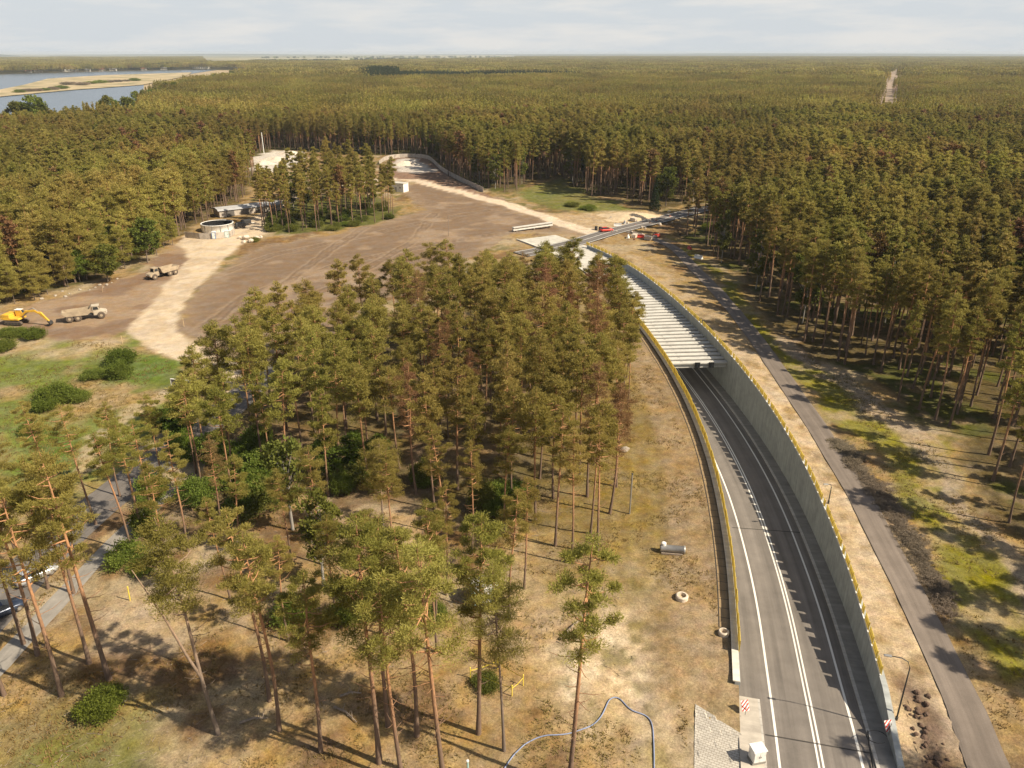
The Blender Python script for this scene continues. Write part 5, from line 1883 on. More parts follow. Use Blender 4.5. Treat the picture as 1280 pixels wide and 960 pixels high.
def rock(name, px, py, r_, mt, lab, cat="rock", seed=0, flat=.6, group=None, dz=0.0):
    rg = np.random.default_rng(seed + 90)
    V, F = [], []
    n, m_ = 9, 5
    off = rg.uniform(.75, 1.2, (m_ + 1, n))
    for i in range(m_ + 1):
        ph = math.pi * i / m_
        for k in range(n):
            w = 2 * math.pi * k / n
            q = off[i, k]
            V.append((r_ * math.sin(ph) * math.cos(w) * q, r_ * .8 * math.sin(ph) * math.sin(w) * q, r_ * flat * (math.cos(ph) + .75)))
    for i in range(m_):
        for k in range(n):
            F.append((i * n + k, (i + 1) * n + k, (i + 1) * n + (k + 1) % n, i * n + (k + 1) % n))
    mb = MB(); mb.add(V, F)
    o = mb.build(name, mt)
    o.location = pt(px, py, -.05 + dz); o.rotation_euler = (0, 0, rg.random() * 6)
    return tag(o, lab, cat, group)


rock("boulder", 781, 565, .75, M['stone'], "lone grey boulder on the dry grass above the grey post", "boulder", 1)
rock("boulder", 155, 875, .5, M['grey_wood'], "small brown stump like rock right of the bright green round bush", "rock", 2)
heap("sand_heap", 790, 272, 9, 2.0, M['sand'], "pale sand heap beside the asphalt road at the back", "sand heap", 1.6, 1)
for i in range(46):
    a_ = rgt.random()
    px, py = 1138 + 34 * a_ + rgt.normal(0, 7), 872 + 78 * a_ + rgt.normal(0, 9)
    rock("soil_clod", px, py, rgt.uniform(.08, .34), M['dark_soil'], "dark soil clod on the dug ground between the wall's end and the path", "soil clod", 300 + i, .7, "soil clods by the wall's end")
for i, (px, py, r_, lab) in enumerate([(345, 200, 7, "white rubble heap in the far work yard, left one"), (362, 193, 6, "white rubble heap in the far work yard, right one"),
                                       (505, 206, 6, "pale rubble heap inside the fenced pit"), (330, 205, 5, "pale heap at the left end of the far work yard")]):
    heap("rubble_heap", px, py, r_, 2.0, M['pale_stone'], lab, "rubble heap", 1.4, 5 + i)
for i, (px, py, r_) in enumerate([(308, 300, 1.3), (314, 303, 1.0), (321, 300, 1.1), (305, 304, .8), (326, 298, .8), (300, 299, .7)]):
    rock("rubble_block", px, py, r_, M['pale_stone'], "pale rubble block beside the haul track below the small stand", "rubble", 10 + i, .7, "rubble beside the haul track")
for i in range(16):
    px, py = 60 + 90 * i / 15 + rgt.normal(0, 4), 374 - 22 * i / 15 + rgt.normal(0, 2.5)
    rock("rubble_block", px, py, rgt.uniform(.2, .5), M['stone'], "pale stone in the loose line along the grass strip above the dump truck", "rubble", 30 + i, .6, "stones along the grass strip")

# ---- hoses, pipes, small gear
def hose(pts, r_, mt, lab, name="hose", cat="hose"):
    P_ = smooth_line(np.array([un(*p) for p in pts]), .35, 2)
    z = ground_z(P_[:, 0], P_[:, 1]) + r_ + .03
    mb = MB(); mb.tube([(P_[i, 0], P_[i, 1], z[i]) for i in range(len(P_))], r_, 6)
    return tag(mb.build(name, mt, smooth=True), lab, cat)


hose([(618, 985), (634, 955), (652, 932), (672, 921), (700, 920), (728, 914), (745, 905), (756, 890), (760, 874), (768, 868), (777, 872), (783, 884), (792, 889), (806, 888), (815, 893), (817, 910), (818, 940), (818, 985)],
     .06, M['blue'], "long blue hose winding over the sand past the tall straight pine")
hose([(1086, 908), (1088, 925), (1093, 945), (1098, 990)], .07, M['black'], "black hose along the right kerb at the end of the wall")
x, y, z = pt(1100, 912)
mb = MB()
mb.tube([(x + .9 * math.cos(w) - .5, y + .7 * math.sin(w) - .6, QZ[18] + .22) for w in np.linspace(0, 5.2, 26)], .035, 6)
tag(mb.build("cable", M['black'], smooth=True), "thin black cable looped on the sidewalk at the wall's end", "cable")

root = empty("culvert_pipe", pt(840, 691), R(-8), "grey bundled pipe with white end lying on the dry grass left of the road", "pipe")
MB().lathe([(.0, -1.45), (.42, -1.45), (.45, -1.3), (.45, 1.25), (.5, 1.3), (.5, 1.5), (.36, 1.5), (.36, 1.3), (0, 1.3)], 20).build("barrel", M['steel'], root, True).rotation_euler = (0, R(90), 0)
c_ = root.children[0]; c_.location = (0, 0, .48)
MB().box(-1.3, 1.2, -.62, -.45, 0.0, .2).build("skid", M['grey_wood'], root)
MB().box(-1.3, 1.2, .45, .62, 0.0, .2).build("skid", M['grey_wood'], root)
MB().lathe([(0, 0), (.3, 0), (.3, .28), (.2, .36), (0, .38)], 14, (-1.05, .1, .9)).build("end_cap", M['white'], root)
for i, (px, py, r_, lab) in enumerate([(852, 750, .62, "pale concrete manhole ring lying on the sand left of the road"), (904, 795, .5, "pale concrete ring half buried close to the left retaining wall")]):
    root = empty("manhole_ring", pt(px, py), 0, lab, "concrete ring")
    MB().lathe([(r_ * .72, 0), (r_ * 1.1, 0), (r_ * 1.1, .42), (r_ * .95, .5), (r_ * .72, .5), (r_ * .72, 0)], 28).build("ring", M['pale_stone'], root, False)
    MB().lathe([(0, .1), (r_ * .72, .1)], 28).build("fill", M['sand'], root)


def post(px, py, h, r_, mt, lab, cat="post", name="marker_post", cap=None, group=None, tilt=(0, 0)):
    root = empty(name, pt(px, py, -.1), 0, lab, cat, group)
    root.rotation_euler = (tilt[0], tilt[1], random.random() * 3)
    mb = MB(); mb.tube([(0, 0, 0), (0, 0, h * .5), (0, 0, h)], [r_, r_, r_ * .92], 8)
    mb.build("shaft", mt, root)
    if cap is not None:
        MB().lathe([(r_ * .9, h), (r_ * 1.25, h + .02), (r_ * 1.25, h + .12), (0, h + .18)], 8).build("cap", cap, root)
    return root


post(163, 752, 1.9, .07, M['yellow_tape'], "yellow marker post on the brown grass right of the left sidewalk", cap=M['yellow_tape'], tilt=(0, R(-6)))
post(787, 641, 6.0, .11, M['steel'], "tall grey post standing in the dry grass at the right flank of the grove", cap=M['dark_steel'], name="steel_post")
post(585, 968, 1.7, .10, M['teal'], "pale teal post stub at the bottom edge of the photo", cap=M['white'])
post(561, 295, 7.0, .09, M['grey_wood'], "thin bare pole standing alone in the brown field", name="pole")
post(153, 429, 1.6, .07, M['wood'], "pale wooden stake at the edge between meadow and haul track", cap=M['wood'], name="survey_stake")
post(230, 408, 1.8, .07, M['wood'], "pale wooden stake on the edge of the brown field beside the haul track", cap=M['wood'], name="survey_stake")
post(128, 365, 1.6, .07, M['wood'], "wooden stake leaning beside the grass strip above the dump truck", cap=M['wood'], name="survey_stake", tilt=(R(5), R(-14)))
post(330, 192, 12.0, .22, M['white'], "tall pale mast in the far work yard", name="mast", cap=M['white'])
# tape fence
TP = [(588, 846), (640, 868), (654, 855), (622, 835)]
for i, p in enumerate(TP):
    post(p[0], p[1], 1.3, .05, M['yellow_tape'], "short yellow tape post, %s of the tape fence by the slim pine" % ["left corner", "front right corner", "far right corner", "back corner"][i], name="tape_post", cap=M['yellow_tape'])
mb = MB()
for i in range(4):
    A = Vector(pt(*TP[i], .95)); B = Vector(pt(*TP[(i + 1) % 4], .95))
    w_ = Vector((0, 0, .05)); m_ = (A + B) / 2 - Vector((0, 0, .12))
    mb.add([A - w_, m_ - w_, B - w_, B + w_, m_ + w_, A + w_], [(0, 1, 4, 5), (1, 2, 3, 4)])
tag(mb.build("barrier_tape", M['yellow_tape']), "yellow barrier tape strung between four short posts by the slim pine", "tape")


# hazard boards at both wall ends
for (px, py, dz, lab, ang) in ((933, 886, -.1, "red and white striped hazard board at the end of the left retaining wall", 0), (1113, 912, -.1, "red and white striped hazard board at the end of the right retaining wall", 0)):
    root = empty("hazard_board", pt(px, py, dz), R(12), lab, "hazard board")
    MB().tube([(0, .05, 0), (0, .05, 1.4)], .035, 8).build("post", M['steel'], root)
    o = MB().box(-.36, .36, -.015, .015, 0, .95, .012).build("board", M['hazard'], root); o.location = (0, 0, .5); o.rotation_euler = (R(-35), 0, 0)


# street lamp
def lamp(px, py, h, lab, arm=2.0, ang=180, dz=0):
    root = empty("street_lamp", pt(px, py, -.05), R(ang), lab, "street lamp")
    MB().tube([(0, 0, 0), (0, 0, h * .55), (0, 0, h * .86), (arm * .16, 0, h * .95), (arm * .5, 0, h * .995), (arm, 0, h)], [.085, .07, .055, .05, .045, .04], 8).build("pole", M['dark_steel'], root, True)
    MB().lathe([(.13, 0), (.13, .5), (.085, .55)], 10).build("base", M['dark_steel'], root)
    MB().box(arm - .05, arm + .6, -.12, .12, h - .07, h + .07, .03).build("lamp_head", M['steel'], root)
    return root


lamp(1121, 897, 7.2, "slim dark street lamp with curved arm beside the end of the right wall", 1.7, 168)
lamp(1035, 631, 3.0, "short lamp post on the sandy verge right of the wall, far from the curved lamp", .5, 180)

# white cabinet on the left sidewalk
root = empty("utility_cabinet", (*un(945, 951, -.8), -.75 + .1), R(12), "white boxy utility cabinet on the left sidewalk at the bottom edge", "cabinet")
MB().box(-.62, .62, -.5, .5, 0, .15).build("plinth", M['kerb'], root)
MB().box(-.55, .55, -.45, .45, .152, 1.35, .04).build("body", M['white'], root)
MB().box(-.63, .63, -.53, .53, 1.352, 1.46, .04).build("roof", M['white'], root)
d_ = MB().box(-.5, -.02, -.49, -.452, .22, 1.28, .01).build("door", M['white'], root)
MB().box(-.1, -.06, -.52, -.49, .7, .85).build("handle", M['black'], d_)
d_ = MB().box(.02, .5, -.49, -.452, .22, 1.28, .01).build("door", M['white'], root)
MB().box(.06, .1, -.52, -.49, .7, .85).build("handle", M['black'], d_)

# white disc sign at the right edge
root = empty("round_sign", pt(1283, 850), R(-30), "round pale sign on a post, cut by the right edge of the photo", "sign")
MB().tube([(0, 0, 0), (0, 0, 2.4)], .04, 8).build("post", M['steel'], root)
MB().cyl((0, -.06, 2.3), .48, -.03, 28, 'y').build("disc", M['white'], root)

# board on two posts by the haul track
bx_, by_, bz_ = pt(232, 492)
root = empty("notice_board", (bx_, by_, bz_), R(-14), "dark framed notice board between the grove and the haul track", "board")
for sx_ in (-2.2, 0, 2.2):
    MB().box(sx_ - .07, sx_ + .07, .06, .2, 0, 2.5).build("post", M['grey_wood'], root)
MB().box(-2.5, 2.5, -.04, .055, .75, 2.4, .01).build("panel", M['panel_back'], root)
MB().box(-2.6, 2.6, -.08, .1, 2.403, 2.55, .01).build("top_rail", M['white'], root)
MB().box(-2.6, -2.503, -.08, .1, .7, 2.4).build("side_rail", M['white'], root)
MB().box(2.503, 2.6, -.08, .1, .7, 2.4).build("side_rail", M['white'], root)

# pale cabin among the foreground pines
root = empty("site_cabin", pt(605, 748), R(15), "small pale site cabin half hidden among the foreground pines", "cabin")
MB().box(-1.3, 1.3, -1.0, 1.0, .15, 2.3, .05).build("wall", M['teal'], root)
MB().prism([(-1.15, 2.305), (1.15, 2.305), (1.1, 2.42), (0, 2.62), (-1.1, 2.42)], 'x', -1.42, 1.42).build("roof", M['white'], root)
d_ = MB().box(-.45, .45, -1.06, -1.003, .2, 2.1, .01).build("door", M['white'], root)
MB().box(.3, .38, -1.12, -1.06, 1.05, 1.2).build("handle", M['black'], d_)
for sy_ in (-.8, .6):
    MB().box(-1.3, 1.3, sy_, sy_ + .2, 0, .147).build("skid", M['grey_wood'], root)


# ---- cars
def car(x, y, z, rz, paint, lab, cat="car"):
    root = empty("parked_car", (x, y, z), rz, lab, cat)
    L2, W = 2.2, .88
    st = [(-2.2, .35, .75, .8), (-2.1, .28, .92, .86), (-1.55, .22, .96, .88), (-.6, .22, .95, .88), (.75, .22, .93, .88), (1.5, .25, .84, .86), (2.05, .3, .74, .8), (2.2, .38, .62, .7)]
    V, F = [], []
    for (xx, z0, z1, w) in st:
        V += [(xx, -w, z0), (xx, -w * 1.0, (z0 + z1) / 2), (xx, -w * .93, z1), (xx, 0, z1 + .03), (xx, w * .93, z1), (xx, w, (z0 + z1) / 2), (xx, w, z0), (xx, 0, z0)]
    for i in range(len(st) - 1):
        for k in range(8):
            F.append((i * 8 + k, i * 8 + 8 + k, i * 8 + 8 + (k + 1) % 8, i * 8 + (k + 1) % 8))
    F += [tuple(range(8)), tuple(range((len(st) - 1) * 8, len(st) * 8))[::-1]]
    mb = MB(); mb.add(V, F); mb.build("body", paint, root, True)
    cab = [(-1.95, .93), (-1.55, 1.36), (-.9, 1.46), (.1, 1.44), (.95, .94)]
    V, F = [], []
    for (xx, zz) in cab:
        t_ = (zz - .93) / .53
        V += [(xx, -.80 + .16 * t_, zz), (xx, .80 - .16 * t_, zz)]
    V += [(-1.5, -.82, .9), (-1.5, .82, .9), (.5, -.82, .9), (.5, .82, .9)]
    F = [(0, 2, 3, 1), (2, 4, 5, 3), (4, 6, 7, 5), (6, 8, 9, 7), (0, 8, 6, 4, 2), (1, 3, 5, 7, 9)]
    mb = MB(); mb.add(V, F); g_ = mb.build("window", M['glass'], root)
    mb = MB(); mb.add([(-1.5, -.64, 1.375), (-.9, -.635, 1.475), (.12, -.64, 1.455), (.12, .64, 1.455), (-.9, .635, 1.475), (-1.5, .64, 1.375), (-.9, -.635, 1.44), (-.9, .635, 1.44)],
                      [(0, 1, 4, 5), (1, 2, 3, 4)])
    mb.build("roof", paint, root)
    for wx_ in (-1.35, 1.38):
        for wy_ in (-.86, .68):
            t_ = MB().cyl((wx_, wy_, .32), .32, .18, 18, 'y').build("wheel", M['rubber'], root)
            MB().cyl((wx_, wy_ - .012 if wy_ < 0 else wy_ + .18, .32), .19, .012, 12, 'y').build("rim", M['steel'], t_)
    for sy_ in (-.6, .6):
        MB().box(2.1, 2.19, sy_ - .17, sy_ + .17, .56, .68, .02).build("headlight", M['white'], root)
        MB().box(-2.2, -2.12, sy_ - .15, sy_ + .15, .7, .84, .02).build("tail_light", M['red'], root)
    return root


sd = np.array(street)
def street_pt(px, py, off):
    x, y = un(px, py)
    return x, y
x, y, z = pt(4, 768); car(x, y, z + .14, R(50), M['car_dark'], "dark blue car on the old street at the far left edge")
x, y, z = pt(46, 722); car(x, y, z + .14, R(50), M['car_silver'], "silver car on the old street behind the left pines")
x, y, z = pt(758, 291); car(x, y, .47, R(18), M['red'], "red car at the far crossing where the pale track meets the asphalt road")
for i, (px, py, lab) in enumerate([(745, 288, "dark drum standing at the end of the pale track, left one"), (750, 289, "dark drum standing at the end of the pale track next to the red car")]):
    root = empty("oil_drum", pt(px, py), 0, lab, "drum")
    MB().lathe([(0, 0), (.5, 0), (.52, .05), (.5, .5), (.53, .55), (.5, .6), (.5, 1.1), (.53, 1.15), (.5, 1.2), (.42, 1.2), (.42, 1.15), (0, 1.15)], 16).build("drum", M['dark_steel'], root)
    MB().cyl((.2, 0, 1.151), .07, .04, 8).build("bung", M['steel'], root)


# ---- dump trucks
def dump_truck(px, py, rz, lab, front, bed_up=0.0, loaded=False):
    root = empty("dump_truck", pt(px, py), rz, lab, "dump truck", "articulated dump trucks")
    root.scale = (.88, .88, .88)
    MB().box(-4.6, 1.6, -.55, .55, 1.0, 1.4, .05).box(1.2, 1.9, -.3, .3, .95, 1.3).build("chassis", M['dark_steel'], root)
    mb = MB()
    mb.prism([(1.9, 1.0), (4.9, 1.0), (5.0, 1.4), (4.85, 1.85), (3.6, 2.15), (1.9, 2.15)], 'y', -1.15, 1.15)
    mb.build("bonnet", front, root, bevel=.08)
    cab = MB().prism([(1.75, 2.155), (3.45, 2.155), (3.25, 3.25), (1.85, 3.3)], 'y', -.85, .85).build("cab", front, root, bevel=.06)
    MB().prism([(3.28, 2.3), (3.44, 2.3), (3.28, 3.1), (3.14, 3.1)], 'y', -.72, .72).build("windscreen", M['glass'], cab)
    for sy_ in (-.875, .845):
        MB().prism([(1.95, 2.35), (3.2, 2.35), (3.06, 3.1), (2.0, 3.12)], 'y', sy_, sy_ + .03).build("side_window", M['glass'], cab)
    MB().box(1.7, 3.5, -.95, .95, 3.303, 3.42, .04).build("cab_roof", front, cab)
    for sy_ in (-.8, .8):
        MB().box(4.93, 5.03, sy_ - .18, sy_ + .18, 1.42, 1.62, .02).build("headlight", M['white'], root)
        MB().tube([(1.75, sy_ * 1.2, 2.2), (1.75, sy_ * 1.2, 3.6 if sy_ > 0 else 2.9)], .07, 8).build("exhaust" if sy_ > 0 else "handrail", M['dark_steel'], root)
    # skip
    out = [(-5.2, 2.55), (-4.3, 1.55), (.6, 1.45), (1.15, 1.9), (1.35, 2.95), (-.5, 2.75), (-4.8, 2.7)]
    inn = [(-4.9, 2.62), (-4.2, 1.8), (.5, 1.7), (.95, 2.0), (1.1, 2.7), (-.5, 2.6), (-4.7, 2.6)]
    bed = empty("skip", (0, 0, 0)); bpy.data.objects.remove(bed)
    mb = MB()
    mb.prism([(-5.2, 2.55), (-4.3, 1.55), (.6, 1.45), (1.15, 1.9), (1.15, 2.0), (.5, 1.72), (-4.2, 1.82), (-5.0, 2.62)], 'y', -1.4, 1.4)
    for sy_ in (-1.52, 1.4):
        mb.prism([(-5.2, 2.55), (-4.3, 1.55), (.6, 1.45), (1.15, 1.9), (1.35, 2.95), (-.5, 2.75), (-4.8, 2.7)], 'y', sy_, sy_ + .12)
    mb.prism([(1.0, 1.9), (1.15, 1.9), (1.35, 2.95), (1.75, 3.35), (1.65, 3.4), (1.2, 2.95)], 'y', -1.4, 1.4)
    bd = mb.build("skip", M['dumper'], root)
    if bed_up:
        bd.rotation_euler = (0, bed_up, 0)
        pv = Vector((-4.0, 0, 1.5)); bd.location = pv - Matrix.Rotation(bed_up, 3, 'Y') @ pv
    for wx_ in (-3.6, -1.7, 3.6):
        for wy_ in (-1.45, .8):
            t_ = MB().lathe([(.35, 0), (.75, 0), (.88, .08), (.9, .3), (.88, .57), (.75, .65), (.35, .65)], 24)
            t_.v = [(wx_ + p[0], wy_ + p[2], .9 + p[1]) for p in t_.v]
            w_ = t_.build("wheel", M['rubber'], root)
            MB().cyl((wx_, wy_ + .02, .9), .42, .6, 16, 'y').build("hub", M['dumper'], w_)
    return root


dump_truck(108, 399, R(27), "cream dump truck with empty skip parked on the bare soil by the excavator", M['dumper_white'])
dump_truck(204, 346, R(240), "dusty dump truck standing at the edge of the pale haul track, farther than the other", M['dumper'])

# ---- excavator
root = empty("excavator", pt(22, 405), R(-6), "yellow excavator with its arm stretched to the right, left edge of the bare soil", "excavator")
for sy_ in (-1.35, .75):
    tr_ = MB().prism([(-2.1, .45), (-1.75, .08), (1.75, .08), (2.1, .45), (1.8, .92), (-1.8, .92)], 'y', sy_, sy_ + .6).build("track", M['rubber'], root, bevel=.08)
    for q in range(5):
        MB().cyl((-1.5 + q * .75, sy_ - .02, .45), .24, .64, 12, 'y').build("roller", M['dark_steel'], tr_)
MB().box(-.9, .9, -.75, .75, .5, 1.05, .05).cyl((0, 0, 1.0), .7, .18, 20).build("undercarriage", M['dark_steel'], root)
MB().box(-2.6, 1.5, -1.35, 1.35, 1.2, 1.6, .06).build("platform", M['digger'], root)
MB().prism([(-2.75, 1.603), (-.6, 1.603), (-.6, 2.4), (-2.3, 2.4), (-2.75, 2.1)], 'y', -1.3, 1.3).build("engine_cover", M['digger'], root, bevel=.08)
cab = MB().prism([(-.2, 1.603), (1.55, 1.603), (1.6, 2.2), (1.15, 3.05), (-.2, 3.05)], 'y', .35, 1.3).build("cab", M['digger'], root, bevel=.05)
MB().prism([(-.05, 2.05), (1.45, 2.05), (1.48, 2.22), (1.1, 2.93), (-.05, 2.93)], 'y', 1.31, 1.335).build("side_window", M['glass'], cab)
MB().prism([(1.575, 1.9), (1.62, 2.2), (1.2, 3.0), (1.17, 2.95), (1.56, 2.2)], 'y', .45, 1.2).build("windscreen", M['glass'], cab)
MB().box(-.3, 1.2, .28, 1.37, 3.053, 3.14, .03).build("cab_roof", M['white'], cab)
boom = MB()
boom.prism([(.6, 1.7), (1.1, 1.7), (2.7, 3.2), (5.0, 3.45), (6.2, 2.7), (6.0, 2.4), (4.8, 3.0), (2.9, 2.75), (1.0, 1.4)], 'y', -.3, .15)
boom.build("boom", M['digger'], root, bevel=.04)
st_ = MB().prism([(5.7, 3.0), (6.3, 2.95), (7.9, .95), (7.65, .8), (6.0, 2.2)], 'y', -.24, .09).build("stick", M['digger'], root, bevel=.03)
MB().tube([(3.4, -.08, 3.3), (4.6, -.08, 3.85), (5.75, -.08, 3.05)], .09, 8).build("ram", M['steel'], root)
MB().tube([(1.5, -.08, 1.55), (3.2, -.08, 2.75)], .1, 8).build("ram", M['steel'], root)
bk = MB().prism([(7.5, 1.05), (8.1, .95), (8.3, .4), (7.9, .0), (7.2, .1), (7.3, .25), (7.8, .25), (8.0, .5), (7.75, .8)], 'y', -.6, .45).build("bucket", M['dark_steel'], root)
for q in range(4):
    MB().prism([(7.2, .1), (7.28, .2), (7.0, .06)], 'y', -.55 + q * .3, -.45 + q * .3).build("tooth", M['steel'], bk)

# ---- silo tank with fence and cabin
sx0, sy0, sz0 = pt(262, 291)
root = empty("round_tank", (sx0 + 1, sy0 + 5, sz0), 0, "open white round tank beside the forest at the top of the haul track", "tank")
MB().lathe([(5.2, 0), (5.2, 2.3), (5.3, 2.32), (5.3, 2.5), (5.0, 2.5), (5.0, .2), (0, .2)], 48).build("shell", M['white'], root, True)
for q in range(12):
    w = q * math.pi / 6
    Mx = Matrix.Rotation(w, 4, 'Z')
    MB().box(5.202, 5.3, -.12, .12, 0, 2.3, M=Mx).build("rib", M['steel'], root)
MB().lathe([(4.98, 2.4), (4.96, 1.3), (0, 1.3)], 40).build("dark_inside", M['black'], root)  # black sheet over the inner wall and floor of the tank
fp = [un(*p) for p in [(232, 297), (250, 299), (270, 299), (288, 297), (294, 292)]]
root = empty("site_fence", (0, 0, 0), 0, "low grey sheet fence in front of the white round tank", "fence")
for i in range(len(fp) - 1):
    A, B = Vector((*fp[i], 0)), Vector((*fp[i + 1], 0)); d = B - A
    nn = max(1, int(d.length / 2.4))
    for q in range(nn):
        a = A + d * (q / nn); b_ = A + d * ((q + .96) / nn)
        zz = gz(a.x, a.y)
        ang = math.atan2(d.y, d.x)
        Mx = Matrix.Translation((a.x, a.y, zz)) @ Matrix.Rotation(ang, 4, 'Z')
        MB().box(0, (b_ - a).length, -.03, .03, .05, 1.9, M=Mx).build("panel", M['fence_sheet'], root)
        MB().box(-.04, .04, -.05, .05, -.05, 2.05, M=Mx).build("post", M['steel'], root)
for i, (px, py, mt_, lab) in enumerate([(268, 296.5, M['blue_cabin'], "blue portable toilet between sheet fence and white tank"), (284, 295, M['teal'], "pale green portable toilet at the right end of the sheet fence")]):
    root = empty("portable_toilet", pt(px, py + 2.2), R(10), lab, "portable toilet")
    MB().box(-.6, .6, -.6, .6, .0, 2.15, .05).build("cabin", mt_, root)
    MB().prism([(-.66, 2.153), (.66, 2.153), (.5, 2.36), (-.5, 2.36)], 'y', -.66, .66).build("roof", M['white'], root)
    d_ = MB().box(-.42, .42, -.65, -.603, .15, 2.0, .01).build("door", M['white'], root)
    MB().box(.24, .3, -.69, -.65, 1.0, 1.14).build("handle", M['black'], d_)
# long low bunker hall behind the tank
x, y, z = pt(312, 270)
root = empty("site_hall", (x - 2, y + 6, z), R(38), "long low grey shed behind the white round tank", "shed")
MB().box(-12, 12, -3.2, 3.2, 0, 2.2).build("wall", M['fence_sheet'], root)
MB().prism([(-3.6, 2.203), (3.6, 2.203), (2.8, 2.7), (0, 3.1), (-2.8, 2.7)], 'x', -12.5, 12.5).build("roof", M['grey_roof'], root)
for q in range(4):
    MB().box(-9.5 + q * 5.4, -6.6 + q * 5.4, -3.26, -3.203, 0.05, 1.9).build("door", M['panel_back'], root)
for i, (px, py, lab) in enumerate([(301, 285, "dark wheeled machine block between white tank and long shed, left one"), (308, 281, "dark wheeled machine block between white tank and long shed, right one")]):
    root = empty("compressor", pt(px, py), R(30), lab, "machine")
    MB().box(-1.6, 1.6, -.9, .9, .5, 1.9, .15).build("housing", M['dark_steel'], root)
    for wx_ in (-.9, .9):
        for wy_ in (-1.0, .8):
            MB().cyl((wx_, wy_, .4), .4, .2, 14, 'y').build("wheel", M['rubber'], root)
    MB().tube([(1.6, 0, .7), (2.8, 0, .5)], .07, 6).build("drawbar", M['steel'], root)

# white block house on the field
x, y, z = pt(499, 240)
root = empty("concrete_kiosk", (x, y + 2, z), R(-22), "small white box building beside the pale track on the brown field", "building")
MB().box(-3.1, 3.1, -2.2, 2.2, 0, 3.6).build("wall", M['white'], root)
MB().box(-3.25, 3.25, -2.35, 2.35, 3.603, 3.85).build("roof", M['deck'], root)
d_ = MB().box(-1.2, -.2, -2.26, -2.203, .05, 2.15).build("door", M['grey_roof'], root)
MB().box(-.36, -.3, -2.3, -2.26, 1.0, 1.15).build("handle", M['black'], d_)
MB().box(1.0, 2.0, -2.25, -2.203, 1.7, 2.3).build("vent", M['steel'], root)

# sheet wall round the pit
fp = smooth_line(np.array([un(*p) for p in [(474, 206), (482, 199), (497, 196.5), (520, 196.5), (535, 197.5), (543, 205), (552, 214), (566, 222), (582, 230), (606, 241)]]), 5.0, 1)
root = empty("sheet_wall", (0, 0, 0), 0, "grey sheet fence curving around the pit at the foot of the back forest", "fence")
for i in range(len(fp) - 1):
    d = fp[i + 1] - fp[i]; ang = math.atan2(d[1], d[0])
    Mx = Matrix.Translation((fp[i][0], fp[i][1], 0)) @ Matrix.Rotation(ang, 4, 'Z')
    MB().box(0.06, np.hypot(*d) - .06, -.05, .05, 0, 2.1, M=Mx).build("panel", M['fence_sheet'], root)
    MB().box(-.06, .055, -.12, .12, 0, 2.25, M=Mx).build("post", M['steel'], root)

# long beam lying on the ground, stacked slabs
A = Vector(pt(641, 291)); B = Vector(pt(690, 284)); d = B - A
root = empty("spare_beam", A, math.atan2(d.y, d.x), "long pale concrete beam lying on timber blocks in the brown field", "concrete beam")
MB().prism([(-.5, .3), (.5, .3), (.5, .5), (.2, .65), (.2, 1.05), (.6, 1.2), (.6, 1.45), (-.6, 1.45), (-.6, 1.2), (-.2, 1.05), (-.2, .65), (-.5, .5)], 'x', 0, d.length).build("girder", M['beam'], root)
for q in (.06, .5, .92):
    MB().box(d.length * q, d.length * q + .35, -.8, .8, -.05, .297).build("timber", M['grey_wood'], root)

# building material along the far asphalt road
gear = [(772, 283, 'white', "white barrier block by the far asphalt road, nearest to the red car"), (781, 280, 'white', "white barrier block by the far asphalt road, second from the red car"),
        (792, 277, 'pale', "pale stacked slabs on the verge of the far asphalt road"), (806, 272, 'pale', "pale stacked slabs near the sand heap"),
        (800, 297, 'red', "red and white barrier beside the corner of the asphalt path"), (810, 300, 'pale', "pink grey block pile at the corner of the asphalt path"),
        (793, 297, 'pale', "small pale block pile left of the red barrier"), (820, 296, 'red', "red barrier at the start of the asphalt path, right one"),
        (785, 298, 'white', "white block near the bend of the asphalt path"), (862, 311, 'red', "orange red barrier on the moss near the forest corner"), (873, 323, 'white', "white slab lying on the moss by the forest edge")]
for i, (px, py, kind_, lab) in enumerate(gear):
    x, y, z = pt(px, py)
    zz = z
    rz_ = random.uniform(0, 3)
    if kind_ == 'pale':
        root = empty("slab_stack", (x, y, zz), rz_, lab, "material stack")
        for q in range(4):
            MB().box(-1.1 + .06 * (q % 2), 1.1 + .06 * (q % 2), -.7, .7, .12 + q * .27, .36 + q * .27, .02).build("slab", M['pale_stone'], root)
        MB().box(-1.0, 1.0, -.6, .6, -.05, .117).build("pallet", M['grey_wood'], root)
    else:
        root = empty("traffic_barrier", (x, y, zz), rz_, lab, "barrier")
        MB().prism([(-.45, 0), (.45, 0), (.4, .25), (.16, .5), (.13, 1.0), (-.13, 1.0), (-.16, .5), (-.4, .25)], 'x', -1.3, 1.3).build("body", M['red'] if kind_ == 'red' else M['white'], root)
        for q in (-.7, .7):
            MB().box(q - .2, q + .2, -.06, .06, 1.003, 1.08).build("lug", M['white'] if kind_ == 'red' else M['steel'], root)

for i in range(34):
    px, py = rgt.choice([778, 800, 815, 835]) + rgt.normal(0, 9), rgt.choice([281, 295, 276]) + rgt.normal(0, 4.5)
    rock("rubble_block", px, py, rgt.uniform(.25, .75), [M['pale_stone'], M['stone'], M['dark_soil'], M['brick_roof']][int(rgt.integers(4))], "loose block among the building rubble at the far road crossing", "rubble", 500 + i, .8, "rubble at the far crossing")

